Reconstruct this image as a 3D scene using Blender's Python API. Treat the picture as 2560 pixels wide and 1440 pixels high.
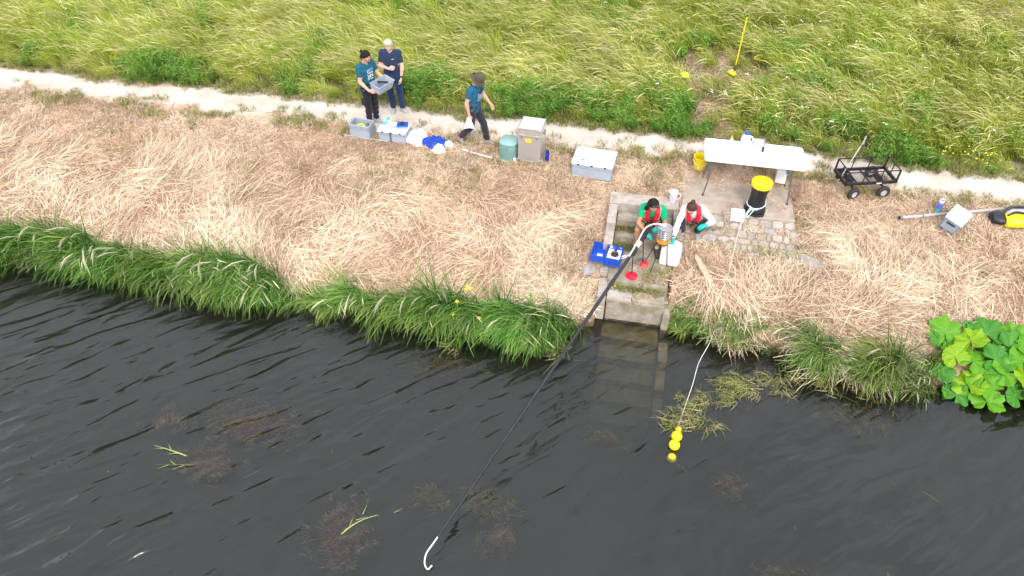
import bpy, bmesh, math, random
import numpy as np
from mathutils import Vector, Matrix, Euler

for o in list(bpy.data.objects):
    bpy.data.objects.remove(o, do_unlink=True)
R = math.radians
scene = bpy.context.scene
COL = scene.collection

# ------------------------------------------------------------------ camera, sky, sun, exposure
# World frame: x runs along the bank (downstream to the right), y away from the water, z = 0 at the water.
cam_d = bpy.data.cameras.new('camera'); cam = bpy.data.objects.new('camera', cam_d); COL.objects.link(cam)
cam.location = (0, 0, 9.05); cam.rotation_euler = (R(90 - 43.7), 0, R(11.3))
cam_d.sensor_width = 36; cam_d.lens = 36 * 1730 / 2560; cam_d.clip_start = 0.1; cam_d.clip_end = 1500
scene.camera = cam

SUN_EL, SUN_AZ = R(46), R(165)          # azimuth measured clockwise from +y
world = bpy.data.worlds.new('World'); scene.world = world; world.use_nodes = True
wn, wl = world.node_tree.nodes, world.node_tree.links; wn.clear()
sky = wn.new('ShaderNodeTexSky'); sky.sky_type = 'NISHITA'; sky.sun_disc = False
sky.sun_elevation = SUN_EL; sky.sun_rotation = SUN_AZ; sky.air_density = 1.0; sky.dust_density = 6.0; sky.ozone_density = 1.0
hs = wn.new('ShaderNodeHueSaturation'); hs.inputs['Saturation'].default_value = 0.30
cloud = wn.new('ShaderNodeMix'); cloud.data_type = 'RGBA'; cloud.inputs[0].default_value = 0.65   # an even, high cloud sheet over the clear sky
cloud.inputs[7].default_value = (6.0, 6.25, 7.1, 1)
bg = wn.new('ShaderNodeBackground'); bg.inputs['Strength'].default_value = 0.15
wo = wn.new('ShaderNodeOutputWorld')
wl.new(sky.outputs[0], hs.inputs['Color']); wtc = wn.new('ShaderNodeTexCoord'); wnz = wn.new('ShaderNodeTexNoise'); wnz.inputs['Scale'].default_value = 3.5; wnz.inputs['Detail'].default_value = 5
wrp = wn.new('ShaderNodeValToRGB'); wrp.color_ramp.elements[0].position = .32; wrp.color_ramp.elements[1].position = .68
wrp.color_ramp.elements[0].color = (4.6, 4.7, 5.5, 1); wrp.color_ramp.elements[1].color = (7.4, 7.7, 8.5, 1)      # cloud billows, the same all round
wl.new(wtc.outputs['Generated'], wnz.inputs['Vector']); wl.new(wnz.outputs['Fac'], wrp.inputs['Fac']); wl.new(wrp.outputs[0], cloud.inputs[7])
wl.new(hs.outputs[0], cloud.inputs[6]); wl.new(cloud.outputs[2], bg.inputs['Color']); wl.new(bg.outputs[0], wo.inputs['Surface'])
sun_d = bpy.data.lights.new('sun', 'SUN'); sun_d.energy = 0.8; sun_d.angle = R(18); sun_d.color = (1.0, 0.96, 0.90)
sun = bpy.data.objects.new('sun', sun_d); COL.objects.link(sun)
sd = Vector((math.sin(SUN_AZ) * math.cos(SUN_EL), math.cos(SUN_AZ) * math.cos(SUN_EL), math.sin(SUN_EL)))
sun.rotation_euler = sd.to_track_quat('Z', 'Y').to_euler(); sun.location = (0, 0, 30)
vs = scene.view_settings
vs.view_transform = 'Standard'; vs.look = 'None'; vs.exposure = 1.03; vs.gamma = 1.0; vs.use_curve_mapping = False
scene.render.engine = 'CYCLES'
cy = scene.cycles
cy.max_bounces = 5; cy.diffuse_bounces = 2; cy.glossy_bounces = 2; cy.transmission_bounces = 4
cy.transparent_max_bounces = 12; cy.volume_bounces = 1; cy.use_denoising = True
cy.adaptive_threshold = .02; cy.caustics_reflective = False; cy.caustics_refractive = False; cy.sample_clamp_indirect = 6.0

rng = np.random.default_rng(7)
random.seed(7)

# ------------------------------------------------------------------ noise and terrain
_lat = np.random.default_rng(3).random((256, 256)).astype(np.float64)
def vnoise(x, y, f=1.0, seed=0):
    x = np.asarray(x, float) * f + seed * 17.37; y = np.asarray(y, float) * f + seed * 9.71
    xi = np.floor(x).astype(int); yi = np.floor(y).astype(int); fx = x - xi; fy = y - yi
    fx = fx * fx * (3 - 2 * fx); fy = fy * fy * (3 - 2 * fy)
    a = _lat[xi & 255, yi & 255]; b = _lat[(xi + 1) & 255, yi & 255]
    c = _lat[xi & 255, (yi + 1) & 255]; d = _lat[(xi + 1) & 255, (yi + 1) & 255]
    return (a * (1 - fx) + b * fx) * (1 - fy) + (c * (1 - fx) + d * fx) * fy
def fbm(x, y, f=1.0, seed=0, o=3):
    s = 0; a = .5; t = 0
    for k in range(o):
        s = s + a * vnoise(x, y, f * 2 ** k, seed + k * 5); t += a; a *= .5
    return s / t
def sstep(x, a, b):
    t = np.clip((np.asarray(x, float) - a) / (b - a), 0, 1); return t * t * (3 - 2 * t)

def edge_v(u):
    base = np.interp(u, [-16, -6, -1, -.3, 1.15, 1.6, 2.6, 3.6, 4.8, 6.5, 12], [8.22, 8.25, 8.14, 8.55, 8.8, 8.78, 8.5, 8.45, 8.3, 8.35, 8.35])
    return base + .42 * (fbm(u, 0 * u, .8, 2) - .5) * (1 - .8 * np.exp(-((u - .4) / 1.2) ** 2))
def zg(u, v):
    u = np.asarray(u, float); v = np.asarray(v, float)
    e = edge_v(u)
    z = np.interp(v, [9.2, 10.2, 10.8, 11.3, 12.0, 12.3, 13.2, 14, 30, 400], [.60, .86, 1.08, 1.17, 1.26, 1.30, 1.30, 1.36, 2.3, 6.0])
    t = v - e
    zlow = np.interp(t, [-30, -24, -22, -8, -3, -1.0, -.25, -.05, .06, .16], [3.0, 1.4, -.6, -1.6, -1.5, -1.1, -.6, -.22, .10, .22])
    k = np.clip((v - (e + .16)) / np.maximum(9.25 - (e + .16), .05), 0, 1)
    zs = .22 + (np.interp(9.25, [9.2, 10.2], [.60, .86]) - .22) * k
    out = np.where(t < .16, zlow, np.where(v < 9.25, zs, z))
    bump = (fbm(u, v, 1.3, 4) - .5) * .10 * sstep(t, .1, .5) * (1 - sstep(v, 11.9, 12.3) * (1 - sstep(v, 13.2, 14.5)))
    out = out + bump
    # level standing under the platform, beside the landing
    w = sstep(u, .95, 1.15) * (1 - sstep(u, 3.1, 3.35)) * sstep(v, 10.72, 10.95) * (1 - sstep(v, 11.85, 12.1))
    out = out * (1 - w) + 1.11 * w
    w = sstep(u, .8, .95) * (1 - sstep(u, 1.15, 1.45)) * sstep(v, 9.3, 9.5) * (1 - sstep(v, 9.95, 10.15))
    out = out * (1 - w) + .62 * w
    # the trench the steps sit in
    w = sstep(u, -.24, -.16) * (1 - sstep(u, 1.0, 1.06)) * (1 - sstep(v, 11.0, 11.1)) * sstep(v, 3, 6)
    low = np.interp(v, [7.0, 8.8, 9.17, 10.2, 11.1], [-1.1, -.35, .25, .45, .8])
    return np.where(w > .3, np.minimum(out, low), out)
def gz(u, v): return float(zg(u, v))

# ------------------------------------------------------------------ materials
MATS = {}
def _new(name):
    m = bpy.data.materials.new(name); m.use_nodes = True; n = m.node_tree.nodes; n.clear()
    out = n.new('ShaderNodeOutputMaterial'); return m, n, m.node_tree.links, out
def pmat(name, col, rough=.6, metal=0., var=.12, scale=18., bump=.0, spec=.5, col2=None, sheen=0., alpha_t=None):
    """Principled surface whose colour wanders a little with noise, so nothing is perfectly flat."""
    if name in MATS: return MATS[name]
    m, n, l, out = _new(name)
    p = n.new('ShaderNodeBsdfPrincipled'); tc = n.new('ShaderNodeTexCoord')
    nz = n.new('ShaderNodeTexNoise'); nz.inputs['Scale'].default_value = scale; nz.inputs['Detail'].default_value = 4
    l.new(tc.outputs['Object'], nz.inputs['Vector'])
    rp = n.new('ShaderNodeValToRGB'); rp.color_ramp.elements[0].position = .3; rp.color_ramp.elements[1].position = .7
    c2 = col2 or tuple(min(1, c * (1 + var)) for c in col); c1 = tuple(c * (1 - var) for c in col) if col2 is None else col
    rp.color_ramp.elements[0].color = (*c1, 1); rp.color_ramp.elements[1].color = (*c2, 1)
    l.new(nz.outputs['Fac'], rp.inputs['Fac']); l.new(rp.outputs[0], p.inputs['Base Color'])
    p.inputs['Roughness'].default_value = rough; p.inputs['Metallic'].default_value = metal; p.inputs['Specular IOR Level'].default_value = spec
    if sheen: p.inputs['Sheen Weight'].default_value = sheen
    if bump:
        b = n.new('ShaderNodeBump'); b.inputs['Strength'].default_value = bump; b.inputs['Distance'].default_value = .02
        l.new(nz.outputs['Fac'], b.inputs['Height']); l.new(b.outputs[0], p.inputs['Normal'])
    if alpha_t is not None:
        t = n.new('ShaderNodeBsdfTransparent'); mx = n.new('ShaderNodeMixShader'); mx.inputs[0].default_value = 1 - alpha_t
        l.new(t.outputs[0], mx.inputs[1]); l.new(p.outputs[0], mx.inputs[2]); l.new(mx.outputs[0], out.inputs['Surface'])
    else: l.new(p.outputs[0], out.inputs['Surface'])
    MATS[name] = m; return m

def blade_mat(name, base, mid, tip, dry, seed=(.62, .53, .36), trans=.3, bright=.35, vary=.7):
    """Blade: root-to-tip colours, per-blade variety, per-tuft dryness, pale seed heads."""
    if name in MATS: return MATS[name]
    m, n, l, out = _new(name)
    def attr(nm, ty='GEOMETRY'):
        a = n.new('ShaderNodeAttribute'); a.attribute_name = nm; a.attribute_type = ty; return a.outputs['Fac']
    t = attr('bt'); br = attr('br'); bs = attr('bs'); tint = attr('tint'); lum = attr('lum')
    rp = n.new('ShaderNodeValToRGB'); e = rp.color_ramp.elements
    e[0].color = (*base, 1); e[1].color = (*tip, 1); e.new(.45).color = (*mid, 1)
    l.new(t, rp.inputs['Fac'])
    def mix(a, b, f, mode='MIX'):
        x = n.new('ShaderNodeMix'); x.data_type = 'RGBA'; x.blend_type = mode
        for s, v in ((x.inputs[6], a), (x.inputs[7], b), (x.inputs[0], f)):
            if isinstance(v, (tuple, list)): s.default_value = (*v, 1)
            elif isinstance(v, (int, float)): s.default_value = v
            else: l.new(v, s)
        return x.outputs[2]
    def math_(op, a, b=0., c=0.):
        x = n.new('ShaderNodeMath'); x.operation = op
        for s, v in zip(x.inputs, (a, b, c)):
            if isinstance(v, (int, float)): s.default_value = v
            else: l.new(v, s)
        return x.outputs[0]
    f = math_('ADD', tint, math_('MULTIPLY_ADD', br, vary, -vary / 2)); f.node.use_clamp = True
    c = mix(rp.outputs[0], dry, f)
    c = mix(c, seed, bs)
    k = math_('MULTIPLY', math_('MULTIPLY_ADD', br, bright * 2, 1 - bright), lum)
    cb = n.new('ShaderNodeCombineColor')
    for i in range(3): l.new(k, cb.inputs[i])
    c = mix(c, cb.outputs[0], 1., 'MULTIPLY')
    d = n.new('ShaderNodeBsdfDiffuse'); tr = n.new('ShaderNodeBsdfTranslucent'); mx = n.new('ShaderNodeMixShader'); mx.inputs[0].default_value = trans
    l.new(c, d.inputs[0]); l.new(c, tr.inputs[0]); l.new(d.outputs[0], mx.inputs[1]); l.new(tr.outputs[0], mx.inputs[2])
    l.new(mx.outputs[0], out.inputs['Surface'])
    MATS[name] = m; return m

# ------------------------------------------------------------------ objects and mesh building
def tag(o, label=None, cat=None, group=None, kind=None):
    if label: o['label'] = label
    if cat: o['category'] = cat
    if group: o['group'] = group
    if kind: o['kind'] = kind
    return o
def thing(name, label, cat, loc=(0, 0, 0), rot=(0, 0, 0), group=None, scale=1.):
    o = bpy.data.objects.new(name, None); COL.objects.link(o); o.empty_display_size = .1
    o.location = loc; o.rotation_euler = rot; o.scale = (scale,) * 3
    return tag(o, label, cat, group)
def link(name, me, mat=None, parent=None, loc=None, rot=None):
    o = bpy.data.objects.new(name, me); COL.objects.link(o)
    if mat is not None and not me.materials: me.materials.append(mat)
    if parent is not None: o.parent = parent
    if loc is not None: o.location = loc
    if rot is not None: o.rotation_euler = rot
    return o
def copy_tree(o, parent=None):
    c = o.copy(); COL.objects.link(c)
    if parent is not None: c.parent = parent
    for ch in list(o.children): copy_tree(ch, c)
    return c
def np_mesh(name, V, F, smooth=False):
    """V (n,3), F (m,k) with constant k."""
    V = np.asarray(V, np.float32); F = np.asarray(F, np.int32); k = F.shape[1]
    me = bpy.data.meshes.new(name); me.vertices.add(len(V)); me.vertices.foreach_set('co', V.ravel())
    me.loops.add(F.size); me.loops.foreach_set('vertex_index', F.ravel())
    me.polygons.add(len(F)); me.polygons.foreach_set('loop_start', np.arange(0, F.size, k, dtype=np.int32))
    me.polygons.foreach_set('loop_total', np.full(len(F), k, np.int32))
    if smooth: me.polygons.foreach_set('use_smooth', np.ones(len(F), bool))
    me.update(); me.validate(); return me
class MB:
    def __init__(s): s.v = []; s.f = []
    def add(s, V, F):
        b = len(s.v); s.v += [tuple(map(float, p)) for p in V]; s.f += [tuple(b + i for i in f) for f in F]; return s
    def box(s, c, d, rot=None):
        x, y, z = d[0] / 2, d[1] / 2, d[2] / 2
        P = [(-x, -y, -z), (x, -y, -z), (x, y, -z), (-x, y, -z), (-x, -y, z), (x, -y, z), (x, y, z), (-x, y, z)]
        M = Euler(rot).to_matrix() if rot else None
        P = [tuple((M @ Vector(p) if M else Vector(p)) + Vector(c)) for p in P]
        return s.add(P, [(3, 2, 1, 0), (4, 5, 6, 7), (0, 1, 5, 4), (1, 2, 6, 5), (2, 3, 7, 6), (3, 0, 4, 7)])
    def tube(s, pts, r, n=8, caps=True):
        P = [Vector(p) for p in pts]; rr = r if isinstance(r, (list, tuple)) else [r] * len(P); V = []; F = []; ref = None
        for i, p in enumerate(P):
            d = (P[min(i + 1, len(P) - 1)] - P[max(i - 1, 0)]).normalized()
            if ref is None: ref = Vector((0, 0, 1)) if abs(d.z) < .9 else Vector((1, 0, 0))
            a = (ref - d * ref.dot(d)).normalized(); ref = a; b = d.cross(a)
            for k in range(n):
                t = 2 * math.pi * k / n; V.append(p + (a * math.cos(t) + b * math.sin(t)) * rr[i])
        for i in range(len(P) - 1):
            for k in range(n):
                k2 = (k + 1) % n; F.append((i * n + k, i * n + k2, (i + 1) * n + k2, (i + 1) * n + k))
        if caps: F.append(tuple(range(n - 1, -1, -1))); F.append(tuple((len(P) - 1) * n + k for k in range(n)))
        return s.add(V, F)
    def lathe(s, prof, n=24, c=(0, 0, 0), M=None, sx=1., sy=1., e=2., ring=False):
        V = []; F = []
        for (r, z) in prof:
            for k in range(n):
                t = 2 * math.pi * k / n; ct, st = math.cos(t), math.sin(t)
                q = (abs(ct) ** e + abs(st) ** e) ** (-1 / e) if e != 2. else 1
                p = Vector((r * ct * q * sx, r * st * q * sy, z))
                if M: p = M @ p
                V.append(p + Vector(c))
        m = len(prof)
        for i in range(m - 1):
            for k in range(n):
                k2 = (k + 1) % n; F.append((i * n + k, i * n + k2, (i + 1) * n + k2, (i + 1) * n + k))
        if ring: F += [((m - 1) * n + k, (m - 1) * n + (k + 1) % n, (k + 1) % n, k) for k in range(n)]; return s.add(V, F)
        if prof[0][0] > 1e-5: F.append(tuple(range(n - 1, -1, -1)))
        if prof[-1][0] > 1e-5: F.append(tuple((m - 1) * n + k for k in range(n)))
        return s.add(V, F)
    def prism(s, poly, z0, z1, M=None):
        n = len(poly); V = [Vector((x, y, z0)) for x, y in poly] + [Vector((x, y, z1)) for x, y in poly]
        if M: V = [M @ p for p in V]
        return s.add(V, [tuple(range(n - 1, -1, -1)), tuple(range(n, 2 * n))] + [(i, (i + 1) % n, n + (i + 1) % n, n + i) for i in range(n)])
    def mesh(s, name, bevel=0., smooth=False, seg=2, ang=35):
        me = bpy.data.meshes.new(name); me.from_pydata(s.v, [], s.f)
        bm = bmesh.new(); bm.from_mesh(me)
        bmesh.ops.remove_doubles(bm, verts=bm.verts, dist=1e-5)
        bmesh.ops.recalc_face_normals(bm, faces=bm.faces)
        if bevel:
            es = [e for e in bm.edges if len(e.link_faces) == 2 and e.calc_face_angle(0) > R(ang)]
            bmesh.ops.bevel(bm, geom=es, offset=bevel, segments=seg, profile=.5, affect='EDGES', clamp_overlap=True)
        bm.to_mesh(me); bm.free()
        if smooth:
            me.polygons.foreach_set('use_smooth', np.ones(len(me.polygons), bool))
            if hasattr(me, 'set_sharp_from_angle'): me.set_sharp_from_angle(angle=R(40))
        return me
    def build(s, name, mat, parent=None, bevel=0., smooth=False, loc=None, rot=None, seg=2):
        return link(name, s.mesh(name, bevel, smooth, seg), mat, parent, loc, rot)
def rrect(w, d, r, n=5):
    P = []
    for cx, cy, a0 in ((w / 2 - r, d / 2 - r, 0), (-w / 2 + r, d / 2 - r, 90), (-w / 2 + r, -d / 2 + r, 180), (w / 2 - r, -d / 2 + r, 270)):
        for k in range(n + 1):
            a = R(a0 + 90 * k / n); P.append((cx + r * math.cos(a), cy + r * math.sin(a)))
    return P
def spline(pts, n=8):
    P = [np.array(p, float) for p in pts]; P = [2 * P[0] - P[1]] + P + [2 * P[-1] - P[-2]]; out = []
    for i in range(1, len(P) - 2):
        for k in range(n):
            t = k / n
            out.append(tuple(.5 * ((2 * P[i]) + (-P[i - 1] + P[i + 1]) * t + (2 * P[i - 1] - 5 * P[i] + 4 * P[i + 1] - P[i + 2]) * t ** 2 + (-P[i - 1] + 3 * P[i] - 3 * P[i + 1] + P[i + 2]) * t ** 3)))
    return out + [tuple(P[-2])]
# ------------------------------------------------------------------ the setting: ground, path, water, steps, stone paving
def ground_material():
    m, n, l, out = _new('ground_soil')
    p = n.new('ShaderNodeBsdfPrincipled'); p.inputs['Roughness'].default_value = .95; p.inputs['Specular IOR Level'].default_value = .15
    geo = n.new('ShaderNodeNewGeometry'); sep = n.new('ShaderNodeSeparateXYZ'); l.new(geo.outputs['Position'], sep.inputs[0])
    def noise(sc, det=5):
        x = n.new('ShaderNodeTexNoise'); x.inputs['Scale'].default_value = sc; x.inputs['Detail'].default_value = det; l.new(geo.outputs['Position'], x.inputs['Vector']); return x.outputs['Fac']
    def ramp(f, stops):
        r = n.new('ShaderNodeValToRGB'); e = r.color_ramp.elements
        while len(e) < len(stops): e.new(.5)
        for k, (pos, c) in enumerate(stops): e[k].position = pos; e[k].color = (*c, 1)
        l.new(f, r.inputs[0]); return r.outputs[0]
    def math_(op, a, b):
        x = n.new('ShaderNodeMath'); x.operation = op
        for s, v in zip(x.inputs, (a, b)):
            if isinstance(v, (int, float)): s.default_value = v
            else: l.new(v, s)
        return x.outputs[0]
    def mrange(v, a, b):
        x = n.new('ShaderNodeMapRange'); x.inputs[1].default_value = a; x.inputs[2].default_value = b; l.new(v, x.inputs[0]); return x.outputs[0]
    def mix(a, b, f):
        x = n.new('ShaderNodeMix'); x.data_type = 'RGBA'; l.new(a, x.inputs[6]); l.new(b, x.inputs[7]); l.new(f, x.inputs[0]); return x.outputs[2]
    n1, n2 = noise(9), noise(1.7)
    y = math_('ADD', sep.outputs[1], math_('MULTIPLY', math_('SUBTRACT', noise(2.2), .5), .9))
    hay = ramp(n1, [(.25, (.20, .12, .07)), (.5, (.38, .25, .16)), (.75, (.52, .39, .28))])
    sand = ramp(n1, [(.3, (.42, .34, .26)), (.7, (.54, .46, .38))])
    mead = ramp(n1, [(.3, (.055, .055, .018)), (.7, (.14, .13, .05))])
    bed = ramp(n1, [(.3, (.05, .04, .02)), (.7, (.11, .09, .05))])
    c = mix(hay, sand, mrange(y, 11.85, 12.15))
    c = mix(c, mead, mrange(y, 13.1, 13.5))
    c = mix(bed, c, mrange(sep.outputs[2], .05, .22))
    l.new(c, p.inputs['Base Color'])
    b = n.new('ShaderNodeBump'); b.inputs['Strength'].default_value = .6; b.inputs['Distance'].default_value = .05; l.new(noise(14), b.inputs['Height']); l.new(b.outputs[0], p.inputs['Normal'])
    l.new(p.outputs[0], out.inputs['Surface']); return m
def axis(*segs):
    a = [np.linspace(s, e, k, endpoint=False) for s, e, k in segs]; return np.concatenate(a + [[segs[-1][1]]])
gx = axis((-260, -60, 6), (-60, -17, 20), (-17, -1, 130), (-1, 2, 75), (2, 13, 90), (13, 60, 20), (60, 260, 6))
gy = axis((-60, 0, 30), (0, 6, 15), (6, 8, 20), (8, 9.4, 36), (9.4, 12.4, 46), (12.4, 24, 50), (24, 60, 14), (60, 400, 8))
GX, GY = np.meshgrid(gx, gy); GZ = zg(GX, GY)
nx, ny = len(gx), len(gy); ii = (np.arange(ny - 1)[:, None] * nx + np.arange(nx - 1)[None, :]).ravel()
ground = link('ground', np_mesh('ground', np.stack([GX.ravel(), GY.ravel(), GZ.ravel()], 1), np.stack([ii, ii + 1, ii + nx + 1, ii + nx], 1), True), ground_material())
tag(ground, kind='structure')

# trodden path: a sheet 6 mm above the ground with ragged edges
def path_material():
    m, n, l, out = _new('path_dust'); p = n.new('ShaderNodeBsdfPrincipled'); p.inputs['Roughness'].default_value = .95; p.inputs['Specular IOR Level'].default_value = .1
    tc = n.new('ShaderNodeTexCoord')
    a = n.new('ShaderNodeTexNoise'); a.inputs['Scale'].default_value = 2.0; a.inputs['Detail'].default_value = 6; l.new(tc.outputs['Object'], a.inputs['Vector'])
    b = n.new('ShaderNodeTexNoise'); b.inputs['Scale'].default_value = 45; b.inputs['Detail'].default_value = 3; l.new(tc.outputs['Object'], b.inputs['Vector'])
    r1 = n.new('ShaderNodeValToRGB'); r1.color_ramp.elements[0].position = .3; r1.color_ramp.elements[1].position = .62
    r1.color_ramp.elements[0].color = (.50, .42, .335, 1); r1.color_ramp.elements[1].color = (.64, .57, .50, 1); l.new(a.outputs[0], r1.inputs[0])
    r2 = n.new('ShaderNodeValToRGB'); r2.color_ramp.elements[0].position = .28; r2.color_ramp.elements[1].position = .42
    r2.color_ramp.elements[0].color = (.55, .5, .45, 1); r2.color_ramp.elements[1].color = (1, 1, 1, 1); l.new(b.outputs[0], r2.inputs[0])
    x = n.new('ShaderNodeMix'); x.data_type = 'RGBA'; x.blend_type = 'MULTIPLY'; x.inputs[0].default_value = 1; l.new(r1.outputs[0], x.inputs[6]); l.new(r2.outputs[0], x.inputs[7])
    l.new(x.outputs[2], p.inputs['Base Color'])
    bp = n.new('ShaderNodeBump'); bp.inputs['Strength'].default_value = .5; bp.inputs['Distance'].default_value = .02; l.new(b.outputs[0], bp.inputs['Height']); l.new(bp.outputs[0], p.inputs['Normal'])
    l.new(p.outputs[0], out.inputs['Surface']); return m
def path_lo(u): return 12.19 + .26 * (fbm(u, 0 * u, .8, 11) - .5) + .26 * (vnoise(u, 0 * u, 5, 12) - .5) + .30 * np.exp(-((u - 1.9) / 1.4) ** 2) - .22 * sstep(u, 3.5, 6)
def path_hi(u): return 13.16 + .3 * (fbm(u, 0 * u, .7, 13) - .5) + .20 * (vnoise(u, 0 * u, 5, 14) - .5) - .26 * sstep(u, 3, 6)
pu = np.linspace(-20, 15, 900); lo, hi = path_lo(pu), path_hi(pu); tt = np.linspace(0, 1, 12)
PV = lo[None, :] * (1 - tt[:, None]) + hi[None, :] * tt[:, None]; PU = np.broadcast_to(pu, PV.shape)
PZ = zg(PU, PV) + .008 - .012 * sstep(np.abs(tt - .5), .42, .5)[:, None] + .012 * (fbm(PU, PV, 5, 21) - .5)
nx, ny = len(pu), len(tt); ii = (np.arange(ny - 1)[:, None] * nx + np.arange(nx - 1)[None, :]).ravel()
tag(link('path', np_mesh('path', np.stack([PU.ravel(), PV.ravel(), PZ.ravel()], 1), np.stack([ii, ii + 1, ii + nx + 1, ii + nx], 1), True), path_material()), kind='structure')

def water_material():
    m, n, l, out = _new('river_water')
    tc = n.new('ShaderNodeTexCoord')
    def wav(scale, rot, sq, det, dist=0.):
        m0 = n.new('ShaderNodeMapping'); m0.inputs['Rotation'].default_value = (0, 0, R(rot)); l.new(tc.outputs['Object'], m0.inputs['Vector'])
        mp = n.new('ShaderNodeMapping'); mp.inputs['Scale'].default_value = (scale * sq, scale, scale); l.new(m0.outputs[0], mp.inputs['Vector'])
        z = n.new('ShaderNodeTexNoise'); z.inputs['Scale'].default_value = 1; z.inputs['Detail'].default_value = det; z.inputs['Distortion'].default_value = dist
        l.new(mp.outputs[0], z.inputs['Vector']); return z.outputs['Fac']
    def math_(op, a, b, c=0.):
        x = n.new('ShaderNodeMath'); x.operation = op
        for s, v in zip(x.inputs, (a, b, c)):
            if isinstance(v, (int, float)): s.default_value = v
            else: l.new(v, s)
        return x.outputs[0]
    # long low wind waves, shorter ripples riding on them, and a region where they steepen (upstream, left)
    h1 = wav(1.5, -44, .30, 1, .5); h2 = wav(4.6, -42, .26, 1.2, .5); h3 = wav(20, -36, .5, 2)
    geo = n.new('ShaderNodeNewGeometry'); sp = n.new('ShaderNodeSeparateXYZ'); l.new(geo.outputs['Position'], sp.inputs[0])
    mr = n.new('ShaderNodeMapRange'); mr.inputs[1].default_value = 2; mr.inputs[2].default_value = -8; mr.inputs[3].default_value = .6; mr.inputs[4].default_value = 1.05
    l.new(math_('ADD', sp.outputs[0], math_('MULTIPLY', h1, 2.)), mr.inputs[0])
    pk = math_('POWER', h2, 2.0)
    h = math_('ADD', math_('MULTIPLY', h1, .072), math_('MULTIPLY', math_('MULTIPLY', pk, .078), mr.outputs[0]))
    h = math_('ADD', h, math_('MULTIPLY', h3, .0036))
    b = n.new('ShaderNodeBump'); b.inputs['Strength'].default_value = 1.0; b.inputs['Distance'].default_value = 1.0; l.new(h, b.inputs['Height'])
    fr = n.new('ShaderNodeFresnel'); fr.inputs['IOR'].default_value = 1.60; l.new(b.outputs[0], fr.inputs['Normal'])
    gl = n.new('ShaderNodeBsdfGlossy'); gl.inputs['Roughness'].default_value = .05; l.new(b.outputs[0], gl.inputs['Normal'])
    tr = n.new('ShaderNodeBsdfTransparent'); mx = n.new('ShaderNodeMixShader')
    l.new(fr.outputs[0], mx.inputs[0]); l.new(tr.outputs[0], mx.inputs[1]); l.new(gl.outputs[0], mx.inputs[2]); l.new(mx.outputs[0], out.inputs['Surface'])
    sc = n.new('ShaderNodeVolumeScatter'); sc.inputs['Color'].default_value = (.66, .72, .54, 1); sc.inputs['Density'].default_value = .66; sc.inputs['Anisotropy'].default_value = .2
    ab = n.new('ShaderNodeVolumeAbsorption'); ab.inputs['Color'].default_value = (.30, .36, .26, 1); ab.inputs['Density'].default_value = 1.25
    ad = n.new('ShaderNodeAddShader'); l.new(sc.outputs[0], ad.inputs[0]); l.new(ab.outputs[0], ad.inputs[1]); l.new(ad.outputs[0], out.inputs['Volume'])
    return m
water = MB().box((0, -8.25, -1.5), (240, 35.5, 3.0)).build('river_water', water_material()); tag(water, kind='structure')

# ---- concrete steps
def concrete(name, a, b, moss=None, scale=7):
    if name in MATS: return MATS[name]
    m, n, l, out = _new(name); p = n.new('ShaderNodeBsdfPrincipled'); p.inputs['Roughness'].default_value = .93; p.inputs['Specular IOR Level'].default_value = .2
    geo = n.new('ShaderNodeNewGeometry')
    def nz(s, d=6, w=0):
        x = n.new('ShaderNodeTexNoise'); x.inputs['Scale'].default_value = s; x.inputs['Detail'].default_value = d; x.inputs['Roughness'].default_value = .65; l.new(geo.outputs['Position'], x.inputs['Vector']); return x.outputs[0]
    r = n.new('ShaderNodeValToRGB'); r.color_ramp.elements[0].position = .32; r.color_ramp.elements[1].position = .68; r.color_ramp.elements[0].color = (*a, 1); r.color_ramp.elements[1].color = (*b, 1); l.new(nz(scale), r.inputs[0])
    c = r.outputs[0]
    if moss:
        r2 = n.new('ShaderNodeValToRGB'); r2.color_ramp.elements[0].position = .45; r2.color_ramp.elements[1].position = .6; l.new(nz(4.1), r2.inputs[0])
        x = n.new('ShaderNodeMix'); x.data_type = 'RGBA'; l.new(r2.outputs[0], x.inputs[0]); l.new(c, x.inputs[6]); x.inputs[7].default_value = (*moss, 1); c = x.outputs[2]
    l.new(c, p.inputs['Base Color'])
    bp = n.new('ShaderNodeBump'); bp.inputs['Strength'].default_value = .6; bp.inputs['Distance'].default_value = .015; l.new(nz(38), bp.inputs['Height']); l.new(bp.outputs[0], p.inputs['Normal'])
    l.new(p.outputs[0], out.inputs['Surface']); MATS[name] = m; return m
CON = concrete('weathered_concrete', (.33, .275, .23), (.52, .46, .41))
CON2 = concrete('lichened_concrete', (.28, .235, .185), (.46, .405, .345), (.25, .225, .14))
WETC = concrete('algae_concrete', (.24, .18, .08), (.40, .32, .18), (.21, .19, .05))
def slab(name, x0, x1, y0, y1, z0, z1, mat, parent, bev=.012, tilt=0.):
    s = MB().box(((x0 + x1) / 2, (y0 + y1) / 2, (z0 + z1) / 2), (x1 - x0, y1 - y0, z1 - z0), None)
    o = s.build(name, mat, parent, bevel=bev)
    # chipped, uneven edges
    me = o.data; r_ = np.random.default_rng(int(abs(x0 * 977 + y0 * 131 + z0 * 53) * 10) % 9999)
    bm = bmesh.new(); bm.from_mesh(me); bmesh.ops.subdivide_edges(bm, edges=[e for e in bm.edges if e.calc_length() > .3], cuts=5, use_grid_fill=True)
    for v in bm.verts: v.co += Vector(r_.normal(0, .0035, 3))
    bm.to_mesh(me); bm.free(); return o
steps = MB().box((.44, 9.95, .2), (1.0, 2.2, .5)).build('concrete_steps', CON2); tag(steps, kind='structure')
SX0, SX1 = -.085, .93
slab('coping_slab', -.27, 1.03, 10.79, 11.15, .85, 1.15, CON, steps)
slab('tread', SX0, SX1, 10.50, 10.785, .70, .985, CON2, steps)
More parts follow.
